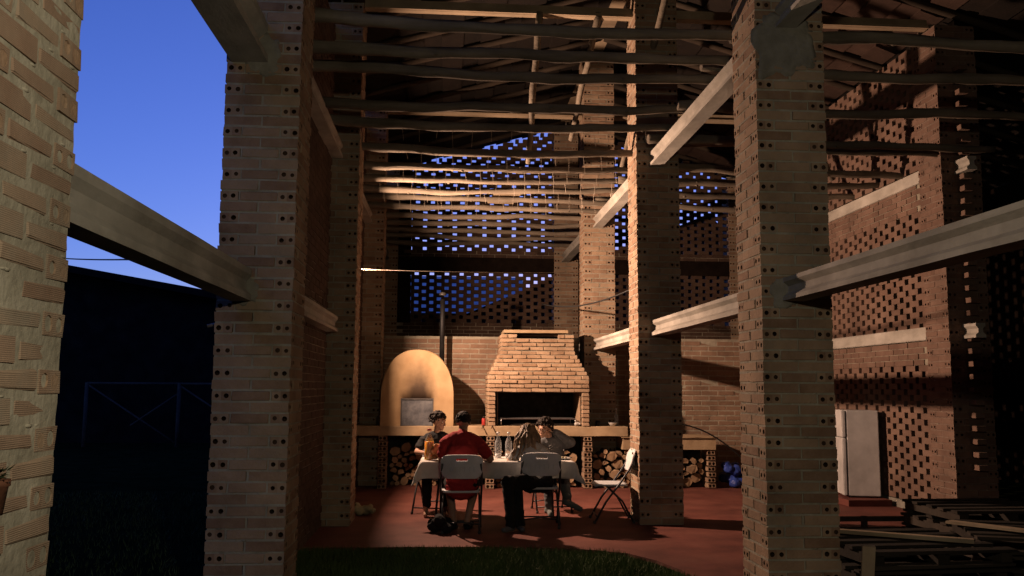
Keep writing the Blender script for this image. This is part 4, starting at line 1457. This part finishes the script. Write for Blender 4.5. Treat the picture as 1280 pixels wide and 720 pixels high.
def head(mb, c, yaw, pitch=0.0, roll=0.0, s=1.0):
    """adds a head to a body mesh; face looks along local +Y before yaw. returns matrix"""
    Mx = Matrix.Translation(Vector(c)) @ Matrix.Rotation(yaw, 4, 'Z') @ Matrix.Rotation(roll, 4, 'Y') @ Matrix.Rotation(pitch, 4, 'X')
    r3 = Mx.to_3x3()
    B = lambda p, r, sc=(1, 1, 1): mb.ball(Mx @ (Vector(p) * s), r * s, sc, 2, r3)
    B((0, -.012, .030), .083, (.90, 1.12, .98))
    B((0, .018, .0), .073, (.90, 1.0, 1.05))
    B((0, .042, -.055), .050, (.92, .95, .9))       # jaw
    B((0, .068, -.088), .020, (1.2, 1, .8))         # chin
    B((0, .083, .030), .026, (1.9, .6, .6))         # brow
    B((-.03, .070, -.02), .022); B((.03, .070, -.02), .022)   # cheeks
    for k in range(5):                              # nose
        B((0, .090 + k * .0042, .018 - k * .011), .0085 + k * .0012)
    B((-.009, .103, -.03), .008); B((.009, .103, -.03), .008)
    B((0, .088, -.052), .014, (1.5, .6, .45)); B((0, .085, -.064), .013, (1.4, .7, .5))   # lips
    for sx in (-1, 1):                              # ears
        B((sx * .077, -.008, -.002), .022, (.4, .75, 1.35)); B((sx * .080, -.014, .012), .013, (.5, .9, 1))
    return Mx, s


def eyes(parent, Mx, s):
    e = MB()
    r3 = Mx.to_3x3()
    for sx in (-1, 1):
        e.ball(Mx @ (Vector((sx * .030, .079, .010)) * s), .0115 * s, (1, .8, .75), 2, r3)
    e.build("eye", M['white'], parent)
    e = MB()
    for sx in (-1, 1):
        e.ball(Mx @ (Vector((sx * .030, .0875, .010)) * s), .0052 * s, (1, .6, 1), 1, r3)
        e.chain([Mx @ (Vector((sx * .015, .088, .033)) * s), Mx @ (Vector((sx * .045, .079, .034)) * s)], [.0035 * s, .003 * s])
    e.build("eyebrow", M['darkhair'], parent)


def hair_cap(parent, Mx, s, m, thick=.012, low=-.03, fringe=.0, seed=1, vox=.007):
    """short hair following the skull, longer at the crown"""
    rnd = random.Random(seed)
    mb = MB()
    r3 = Mx.to_3x3()
    for k in range(420):
        th = rnd.uniform(0, 2 * math.pi); ph = rnd.uniform(-.45, 1.57)
        d = Vector((math.cos(ph) * math.cos(th), math.cos(ph) * math.sin(th), math.sin(ph)))
        p = Vector((d.x * .077, -.012 + d.y * .095, .030 + d.z * .085))
        if p.y > .045 and p.z < .078 - fringe: continue      # face
        if p.y > .0 and p.z < .025: continue
        if p.z < low: continue
        q = p + d * thick * rnd.uniform(.2, 1.0)
        mb.ball(Mx @ (q * s), (.012 + rnd.uniform(0, .003)) * s, (1, 1, .8), 1)
    mb.ball(Mx @ (Vector((0, -.018, .040)) * s), .083 * s, (.9, 1.08, .98), 2, r3)
    return remesh("hair", mb, m, parent, vox, 4)


def hand(mb, wrist, d, up_, side, curl=.5, s=1.0):
    """hand from wrist along d; up_=back-of-hand normal; side=+1/-1 thumb side"""
    d = Vector(d).normalized(); up_ = Vector(up_); up_ = (up_ - d * up_.dot(d)).normalized(); sd = d.cross(up_) * side
    w = Vector(wrist)
    for a in (-.028, -.010, .010, .027):
        mb.chain([w + d * .01 * s, w + (d * .085 + sd * a) * s], [.019 * s, .013 * s])
    for a, L_ in ((-.031, .060), (-.0105, .074), (.0105, .080), (.031, .072)):
        p0 = w + (d * .085 + sd * a) * s
        d1 = (d * math.cos(curl * .5) - up_ * math.sin(curl * .5)); d2 = (d * math.cos(curl * 1.3) - up_ * math.sin(curl * 1.3)); d3 = (d * math.cos(curl * 2.0) - up_ * math.sin(curl * 2.0))
        p1 = p0 + d1 * L_ * .45 * s; p2 = p1 + d2 * L_ * .32 * s; p3 = p2 + d3 * L_ * .24 * s
        mb.chain([p0, p1, p2, p3], [.0098 * s, .0088 * s, .008 * s, .007 * s])
    t0 = w + (d * .028 + sd * .026) * s
    t1 = t0 + (d * .026 + sd * .026 - up_ * .012) * s; t2 = t1 + (d * .028 + sd * .010 - up_ * .010) * s
    mb.chain([t0, t1, t2], [.014 * s, .0105 * s, .0085 * s])


V = Vector

# ---- man in the red T-shirt, back to the camera
pm = thing("person", (.18, 10.15, 0), "man in red T-shirt sitting with his back to the viewer", "person", "people at the table")


def rel(o, *ps):
    return [V(p) - o.location for p in ps]


def P_(o, p): return V(p) - o.location


hip = V((.18, 10.10, .53)); sh = V((.18, 10.20, .985)); hd = V((.195, 10.29, 1.195))
body = MB()
Q = lambda p: P_(pm, p)
body.chain([Q(hip), Q((.18, 10.10, .70)), Q((.18, 10.14, .86)), Q(sh)], [.13, .125, .13, .12], (1.12, .8, 1))
body.chain([Q(sh), Q((.185, 10.235, 1.07)), Q(hd - V((0, .01, .05)))], [.075, .058, .055])
Mx, s_ = head(body, Q(hd), -.12, -.18, 0)
for sx, el, wr, hdir in ((-1, (-.05, 10.33, .765), (-.02, 10.56, .785), (.5, .8, 0)), (1, (.51, 10.24, .785), (.42, 10.55, .785), (-.45, .9, 0))):
    shp = sh + V((sx * .185, .0, -.02))
    body.chain([Q(shp), Q(V(shp).lerp(V(el), .5)), Q(el)], [.058, .050, .042])
    body.chain([Q(el), Q(V(el).lerp(V(wr), .35)), Q(wr)], [.042, .040, .028])
    hand(body, Q(wr), hdir, (0, 0, 1), -sx, .35)
for sx, kn, an, toe in ((-1, (.03, 10.52, .52), (.10, 10.26, .09), (.06, 10.42, .035)), (1, (.36, 10.52, .52), (.25, 10.24, .09), (.30, 10.40, .035))):
    h0 = hip + V((sx * .09, .03, -.01))
    body.chain([Q(h0), Q(kn)], [.085, .058])
    body.chain([Q(kn), Q(V(kn).lerp(V(an), .35)), Q(an)], [.055, .055, .036])
    body.chain([Q(V(an) + V((0, -.035, -.045))), Q(V(an) + V((0, .0, -.04))), Q(toe)], [.035, .04, .030], (1, 1, .85))
remesh("body", body, 'skin', pm, .0075, 2)
shirt = MB()
shirt.chain([Q(hip + V((0, -.01, -.04))), Q((.18, 10.09, .70)), Q((.18, 10.135, .86)), Q(sh)], [.155, .150, .150, .128], (1.2, .84, 1))
for sx, el in ((-1, V((-.05, 10.33, .765))), (1, V((.51, 10.24, .785)))):
    shp = sh + V((sx * .185, 0, -.02))
    shirt.chain([Q(sh + V((sx * .06, .0, .03))), Q(shp)], [.088, .074])
    shirt.chain([Q(shp), Q(shp.lerp(el, .62))], [.074, .068])
shirt.chain([Q(sh + V((0, .01, .02))), Q((.185, 10.232, 1.055))], [.10, .073])
o = remesh("t_shirt", shirt, 'red', pm, .010, 3)
nn = [x.vector.copy() for x in o.data.vertex_normals]
for v in o.data.vertices:
    v.co += nn[v.index] * (.006 * noise.noise(V((v.co.x * 9, v.co.y * 9, v.co.z * 5))) + .003 * noise.noise(v.co * 22))
sho = MB()
for sx, kn in ((-1, V((.03, 10.52, .52))), (1, V((.36, 10.52, .52)))):
    h0 = hip + V((sx * .09, .02, -.02))
    sho.chain([Q(h0), Q(h0.lerp(kn, .8))], [.105, .082])
sho.chain([Q(hip + V((-.06, 0, -.01))), Q(hip + V((.06, 0, -.01)))], [.125, .125])
remesh("shorts", sho, 'blackcloth', pm, .012, 3)
hair_cap(pm, Mx, s_, 'darkhair', .008, -.045, 0, 3)
eyes(pm, Mx, s_)
for sx, an, toe in ((-1, V((.10, 10.26, .09)), V((.06, 10.42, .035))), (1, V((.25, 10.24, .09)), V((.30, 10.40, .035)))):
    f_ = MB(); f_.chain([Q(an + V((0, -.045, -.052))), Q(an + V((0, 0, -.05))), Q(toe + V((0, .02, -.002)))], [.040, .044, .036], (1, 1, .8))
    remesh("shoe", f_, 'blackcloth', pm, .009, 2)

# ---- long haired woman, right of him, on the near chair
pw = thing("person", (1.02, 10.40, 0), "woman with long brown hair and black trousers seated on a near chair", "person", "people at the table")
Q = lambda p: P_(pw, p)
hip = V((1.06, 10.42, .52)); sh = V((1.00, 10.52, .865)); hd = V((.965, 10.60, 1.055))
body = MB()
body.chain([Q(hip), Q((1.06, 10.43, .68)), Q(sh)], [.125, .11, .095], (1.15, .8, 1))
body.chain([Q(sh), Q((.985, 10.56, .95)), Q(hd - V((0, .01, .05)))], [.065, .05, .05])
Mx, s_ = head(body, Q(hd), .35, -.25, .08, .95)
for sx, el, wr, hdir in ((-1, (.74, 10.56, .72), (.78, 10.74, .775), (.5, .8, 0)), (1, (1.24, 10.56, .70), (1.12, 10.72, .78), (-.4, .9, 0))):
    shp = sh + V((sx * .155, 0, -.02))
    body.chain([Q(shp), Q(el)], [.045, .036]); body.chain([Q(el), Q(wr)], [.036, .024])
    hand(body, Q(wr), hdir, (0, 0, 1), -sx, .4, .92)
for kn, an, toe in (((.70, 10.10, .535), (.73, 10.02, .10), (.66, 9.96, .035)), ((.80, 10.18, .54), (.84, 10.06, .10), (.86, 9.96, .035))):
    body.chain([Q(hip + V((-.05, -.06, -.01))), Q(kn)], [.08, .055]); body.chain([Q(kn), Q(an)], [.05, .034])
    body.chain([Q(V(an) + V((.02, .03, -.06))), Q(V(an) + V((0, 0, -.06))), Q(toe)], [.03, .034, .026], (1, 1, .8))
remesh("body", body, 'skin', pw, .0075, 2)
top = MB()
top.chain([Q(hip + V((0, 0, .02))), Q((1.06, 10.42, .68)), Q(sh)], [.145, .130, .112], (1.15, .85, 1))
for sx, el in ((-1, V((.74, 10.56, .72))), (1, V((1.24, 10.56, .70)))):
    shp = sh + V((sx * .155, 0, -.02))
    top.chain([Q(sh + V((sx * .05, 0, .02))), Q(shp), Q(shp.lerp(el, .55))], [.078, .062, .054])
remesh("grey_top", top, 'lightgrey', pw, .011, 3)
tr = MB()
for kn, an in (((.70, 10.10, .535), (.73, 10.02, .08)), ((.80, 10.18, .54), (.84, 10.06, .08))):
    tr.chain([Q(hip + V((-.04, -.05, -.01))), Q(kn)], [.10, .076]); tr.chain([Q(kn), Q(V(kn).lerp(V(an), .5)), Q(an)], [.066, .058, .054])
tr.chain([Q(hip + V((-.07, 0, -.01))), Q(hip + V((.07, 0, -.01)))], [.13, .13])
o = remesh("black_trousers", tr, 'blackcloth', pw, .012, 3)
# long hair: cap plus many falling locks
hr = MB()
r3 = Mx.to_3x3()
hr.ball(Mx @ (V((0, -.018, .036)) * s_), .094, (.95, 1.08, .98), 2, r3)
rnd = random.Random(4)
for k in range(64):
    th = rnd.uniform(math.radians(150), math.radians(395))
    d = V((math.cos(th), math.sin(th), 0))
    p0 = Mx @ (V((d.x * .074, -.015 + d.y * .09, rnd.uniform(.0, .09))) * s_)
    sidel = rnd.random()
    ln = rnd.uniform(.26, .46)
    end = V((p0.x + (-.105 if sidel < .62 else .05) + rnd.uniform(-.06, .06), p0.y - .06 + rnd.uniform(-.03, .02), p0.z - ln))
    mid = p0.lerp(end, .4) + V((d.x * .03, d.y * .03 - .02, .03))
    hr.chain([p0, mid, p0.lerp(end, .75) + V((rnd.uniform(-.015, .015), -.02, 0)), end], [.020, .018, .014, .006], (1, .8, 1), .5)
remesh("long_hair", hr, 'longhair', pw, .0065, 1)
eyes(pw, Mx, s_)
for an, toe in ((V((.73, 10.02, .10)), V((.66, 9.96, .035))), (V((.84, 10.06, .10)), V((.86, 9.96, .035)))):
    f_ = MB(); f_.chain([Q(an + V((.02, .035, -.062))), Q(an + V((0, 0, -.06))), Q(toe + V((-.005, -.02, 0)))], [.035, .039, .032], (1, 1, .8))
    remesh("shoe", f_, 'grey', pw, .009, 2)

# ---- boy in black, far side on the left, face turned right
pb = thing("person", (-.12, 11.50, 0), "dark haired boy in black T-shirt at the far left side of the table", "person", "people at the table")
Q = lambda p: P_(pb, p)
hip = V((-.13, 11.58, .53)); sh = V((-.12, 11.50, .935)); hd = V((-.105, 11.47, 1.155))
body = MB()
body.chain([Q(hip), Q((-.13, 11.57, .72)), Q(sh)], [.12, .11, .10], (1.12, .8, 1))
body.chain([Q(sh), Q((-.115, 11.49, 1.02)), Q(hd - V((0, -.01, .05)))], [.065, .05, .05])
Mx, s_ = head(body, Q(hd), math.radians(-118), -.12, 0, .98)
for sx, el, wr, hdir in ((-1, (-.37, 11.38, .78), (-.25, 11.10, .785), (.4, -.9, 0)), (1, (.14, 11.36, .78), (.10, 11.10, .785), (-.3, -.95, 0))):
    shp = sh + V((sx * .165, 0, -.02))
    body.chain([Q(shp), Q(el)], [.046, .036]); body.chain([Q(el), Q(wr)], [.035, .024])
    hand(body, Q(wr), hdir, (0, 0, 1), sx, .35, .9)
for sx in (-1, 1):
    kn = V((-.12 + sx * .11, 11.18, .52)); an = V((-.12 + sx * .12, 11.22, .09))
    body.chain([Q(hip + V((sx * .08, -.03, 0))), Q(kn)], [.08, .055]); body.chain([Q(kn), Q(an)], [.05, .034])
    body.chain([Q(an + V((0, .03, -.05))), Q(an + V((0, -.11, -.055)))], [.033, .028])
remesh("body", body, 'skin', pb, .0075, 2)
top = MB()
top.chain([Q(hip), Q((-.13, 11.57, .72)), Q(sh)], [.135, .128, .112], (1.15, .85, 1))
for sx, el in ((-1, V((-.37, 11.38, .78))), (1, V((.14, 11.36, .78)))):
    shp = sh + V((sx * .165, 0, -.02))
    top.chain([Q(sh + V((sx * .05, 0, .025))), Q(shp), Q(shp.lerp(el, .6))], [.080, .064, .058])
remesh("black_t_shirt", top, 'blackcloth', pb, .011, 3)
tr = MB()
for sx in (-1, 1):
    kn = V((-.12 + sx * .11, 11.18, .52))
    tr.chain([Q(hip + V((sx * .08, -.03, 0))), Q(kn)], [.10, .075]); tr.chain([Q(kn), Q((kn.x, 11.22, .16))], [.07, .055])
remesh("trousers", tr, 'blackcloth', pb, .013, 2)
hair_cap(pb, Mx, s_, 'darkhair', .030, -.055, .022, 8)
eyes(pb, Mx, s_)

# ---- person in the grey hoodie, far side on the right, hand behind the head
ph_ = thing("person", (1.36, 11.55, 0), "person in grey hoodie and glasses with a hand behind the head", "person", "people at the table")
Q = lambda p: P_(ph_, p)
hip = V((1.40, 11.66, .53)); sh = V((1.37, 11.52, .89)); hd = V((1.265, 11.44, 1.075))
body = MB()
body.chain([Q(hip), Q((1.39, 11.62, .70)), Q(sh)], [.125, .115, .10], (1.12, .8, 1))
body.chain([Q(sh), Q((1.32, 11.48, .985)), Q(hd + V((.01, .02, -.05)))], [.065, .05, .05])
Mx, s_ = head(body, Q(hd), math.radians(152), -.30, -.16, 1.0)
arms = ((-1, V((1.16, 11.34, .74)), V((1.05, 11.10, .775)), (-.5, -.8, 0), 1), (1, V((1.60, 11.40, .905)), V((1.385, 11.47, 1.05)), (-.9, .1, .3), 1))
for sx, el, wr, hdir, sd in arms:
    shp = sh + V((sx * .165, 0, -.015))
    body.chain([Q(shp), Q(el)], [.048, .038]); body.chain([Q(el), Q(wr)], [.037, .025])
    hand(body, Q(wr), hdir, (0, 0, 1) if sx < 0 else (.3, .4, 1), sd, .4, .92)
legs = ((V((1.28, 11.14, .53)), V((1.30, 11.20, .10)), V((1.30, 11.06, .04))), (V((1.46, 11.06, .50)), V((1.49, 10.92, .24)), V((1.63, 10.90, .13))))
for kn, an, toe in legs:
    body.chain([Q(hip + V((.07 if kn.x > 1.37 else -.07, -.04, 0))), Q(kn)], [.085, .058])
    body.chain([Q(kn), Q(an)], [.052, .036]); body.chain([Q(an + V((-.03, .01, -.03))), Q(an + V((.01, 0, -.035))), Q(toe)], [.034, .036, .026])
remesh("body", body, 'skin', ph_, .0075, 2)
top = MB()
top.chain([Q(hip + V((0, 0, .02))), Q((1.39, 11.62, .70)), Q(sh)], [.150, .142, .122], (1.15, .85, 1))
for sx, el, wr, hdir, sd in arms:
    shp = sh + V((sx * .165, 0, -.015))
    top.chain([Q(sh + V((sx * .05, 0, .025))), Q(shp), Q(el)], [.085, .070, .060]); top.chain([Q(el), Q(el.lerp(wr, .85))], [.060, .044])
top.chain([Q((1.36, 11.56, .97)), Q((1.44, 11.58, .95))], [.065, .05])
o = remesh("grey_hoodie", top, 'grey', ph_, .011, 3)
tr = MB()
for kn, an, toe in legs:
    tr.chain([Q(hip + V((.07 if kn.x > 1.37 else -.07, -.03, 0))), Q(kn)], [.105, .078]); tr.chain([Q(kn), Q(kn.lerp(an, .88))], [.072, .055])
remesh("dark_trousers", tr, 'grey', ph_, .012, 3)
for kn, an, toe in legs:
    f_ = MB(); f_.chain([Q(an + V((-.005, 0, .05))), Q(an + V((-.025, .01, -.03))), Q(an + V((.01, 0, -.038))), Q(toe + V((.015, 0, 0)) if toe.x > 1.5 else toe)], [.042, .040, .042, .034])
    remesh("sock", f_, 'sock', ph_, .009, 2)
hair_cap(ph_, Mx, s_, 'darkhair', .040, -.075, .012, 11)
eyes(ph_, Mx, s_)
gl = MB()
for sx in (-1, 1):
    ring = []
    for k in range(13):
        a = 2 * math.pi * k / 12
        ring.append(Mx @ (V((sx * .032 + .024 * math.cos(a), .104, .008 + .018 * math.sin(a))) * s_))
    gl.tube(ring, .0022, 5, caps=False)
    gl.tube([Mx @ (V((sx * .056, .100, .012)) * s_), Mx @ (V((sx * .082, -.005, .012)) * s_)], .002, 5)
gl.tube([Mx @ (V((-.009, .106, .012)) * s_), Mx @ (V((.009, .106, .012)) * s_)], .002, 5)
gl.build("glasses", M['black'], ph_)
pr = MB()
c0 = Q((1.345, 11.415, .835))
for k, (dx, dz) in enumerate(((-.02, .02), (0, .028), (.018, .012), (.004, 0), (-.014, -.012), (.004, -.026), (.022, -.018))):
    pr.ball(c0 + V((dx, -.004 + abs(dx) * .2, dz)), .008, (1.2, .4, 1), 1)
pr.build("chest_print", M['lightgrey'], ph_)

# ------------------------------------------------------------------ flower pot on the near pillar
FPS = .85
fpot = thing("flower_pot", (-1.045, 2.15, 1.30), "small terracotta pot with a green plant hung on the nearest pillar", "flower pot")
MB().lathe([(0, 0), (.032, 0), (.042, .075), (.047, .078), (.047, .095), (.040, .095), (.036, .08), (0, .08)], n=18).build("pot", M['terracotta'], fpot)
mb = MB()
for k in range(60):
    a = random.uniform(0, 6.28); r = random.uniform(.01, .05); h_ = random.uniform(.085, .125)
    c = V((math.cos(a) * r, math.sin(a) * r, h_)); d = V((math.cos(a), math.sin(a), random.uniform(-.3, .8))).normalized() * .022; w = d.cross(V((0, 0, 1))).normalized() * .008
    mb.add([c - d * .4, c + w, c + d, c - w], [(0, 1, 2, 3)])
mb.build("plant", M['leaf'], fpot, kind="stuff")
MB().tube([(-.045, 0, .07), (-.02, 0, .085), (0, .047, .088), (.047, 0, .088), (0, -.047, .088), (-.02, 0, .085)], .003, 6).build("wire_hanger", M['iron'], fpot)

fpot.scale = (FPS, FPS, FPS)

# ------------------------------------------------------------------ outside on the left and behind
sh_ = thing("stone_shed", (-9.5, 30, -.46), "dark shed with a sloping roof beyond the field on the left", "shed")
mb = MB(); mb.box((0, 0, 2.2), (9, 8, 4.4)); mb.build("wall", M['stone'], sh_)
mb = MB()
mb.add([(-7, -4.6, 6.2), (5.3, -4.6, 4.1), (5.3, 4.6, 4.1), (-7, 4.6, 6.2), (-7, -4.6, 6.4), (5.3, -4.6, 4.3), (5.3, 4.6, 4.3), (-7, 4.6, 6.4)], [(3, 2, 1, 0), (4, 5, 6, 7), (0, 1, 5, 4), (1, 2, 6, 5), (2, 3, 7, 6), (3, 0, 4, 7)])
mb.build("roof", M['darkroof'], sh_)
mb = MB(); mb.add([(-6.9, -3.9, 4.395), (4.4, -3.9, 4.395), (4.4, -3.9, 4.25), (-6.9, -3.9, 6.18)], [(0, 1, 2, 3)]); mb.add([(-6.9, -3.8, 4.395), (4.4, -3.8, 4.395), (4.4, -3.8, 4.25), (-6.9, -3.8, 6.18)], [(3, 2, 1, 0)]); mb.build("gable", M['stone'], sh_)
gt = thing("metal_gate", (-7.6, 23.8, 0), "pale tubular metal gate with crossed braces out in the dark field", "gate")
for x in (-1.75, .6, 2.9):
    MB().tube([(x, 0, 0), (x, 0, 1.66)], .05, 8).build("post", M['gatepaint'], gt)
for a, b_ in (((-1.75, 0, 1.64), (.6, 0, 1.64)), ((.6, 0, 1.64), (2.9, 0, 1.64))):
    MB().tube([a, b_], .03, 8).build("rail", M['gatepaint'], gt)
for a, b_ in (((-1.75, 0, 1.62), (.6, 0, .08)), ((-.6, 0, .55), (.6, 0, 1.4)), ((.6, 0, 1.6), (2.9, 0, .1))):
    MB().tube([a, b_], .022, 8).build("brace", M['gatepaint'], gt)
# long unseen block added left of the frame, keeps sky light off the pillars
skyb = thing("sky_blocker", (-7.6, 1.0, 0), "unseen dark block added left of the picture to keep sky light off", "sky blocker")
MB().box((0, 0, 2.9), (4.6, 17, 5.8)).build("wall", M['stone'], skyb)
MB().add([(-2.7, -8.9, 5.81), (2.7, -8.9, 5.81), (2.7, 8.9, 5.81), (-2.7, 8.9, 5.81), (0, -8.9, 7.4), (0, 8.9, 7.4)], [(3, 2, 1, 0), (0, 1, 4), (2, 3, 5), (1, 2, 5, 4), (3, 0, 4, 5)]).build("roof", M['darkroof'], skyb)
# neighbouring roofs seen through the holes of the back wall
nb_ = thing("neighbour_barn", (-1.5, 33, 0), "neighbouring barn with metal sheet roof seen through the back wall holes", "barn")
MB().box((0, 4, 2.2), (9.0, 8, 4.2)).build("wall", M['stone'], nb_)
mb = MB(); mb.add([(-4.6, -.4, 4.32), (4.6, -.4, 4.32), (4.6, 4, 6.25), (-4.6, 4, 6.25), (4.6, 8.4, 4.32), (-4.6, 8.4, 4.32)], [(0, 1, 2, 3), (3, 2, 4, 5)]); mb.build("roof", M['blueroof'], nb_)
nb2 = thing("gabled_barn", (5.6, 27, 0), "dark gabled barn behind the back wall on the right", "barn")
mb = MB(); mb.add([(-6, 0, 0), (6, 0, 0), (6, 0, 3.6), (2.5, 0, 7.0), (-6, 0, 3.35), (-6, 6, 0), (6, 6, 0), (6, 6, 3.6), (2.5, 6, 7.0), (-6, 6, 3.35)], [(0, 1, 2, 3, 4), (9, 8, 7, 6, 5), (0, 4, 9, 5), (1, 6, 7, 2)]); mb.build("wall", M['stone'], nb2)
mb = MB(); mb.add([(-6.3, -.3, 3.28), (2.5, -.3, 7.06), (2.5, 6.3, 7.06), (-6.3, 6.3, 3.28), (6.4, -.3, 3.4), (6.4, 6.3, 3.4)], [(0, 1, 2, 3), (1, 4, 5, 2)]); mb.build("roof", M['darkroof'], nb2)
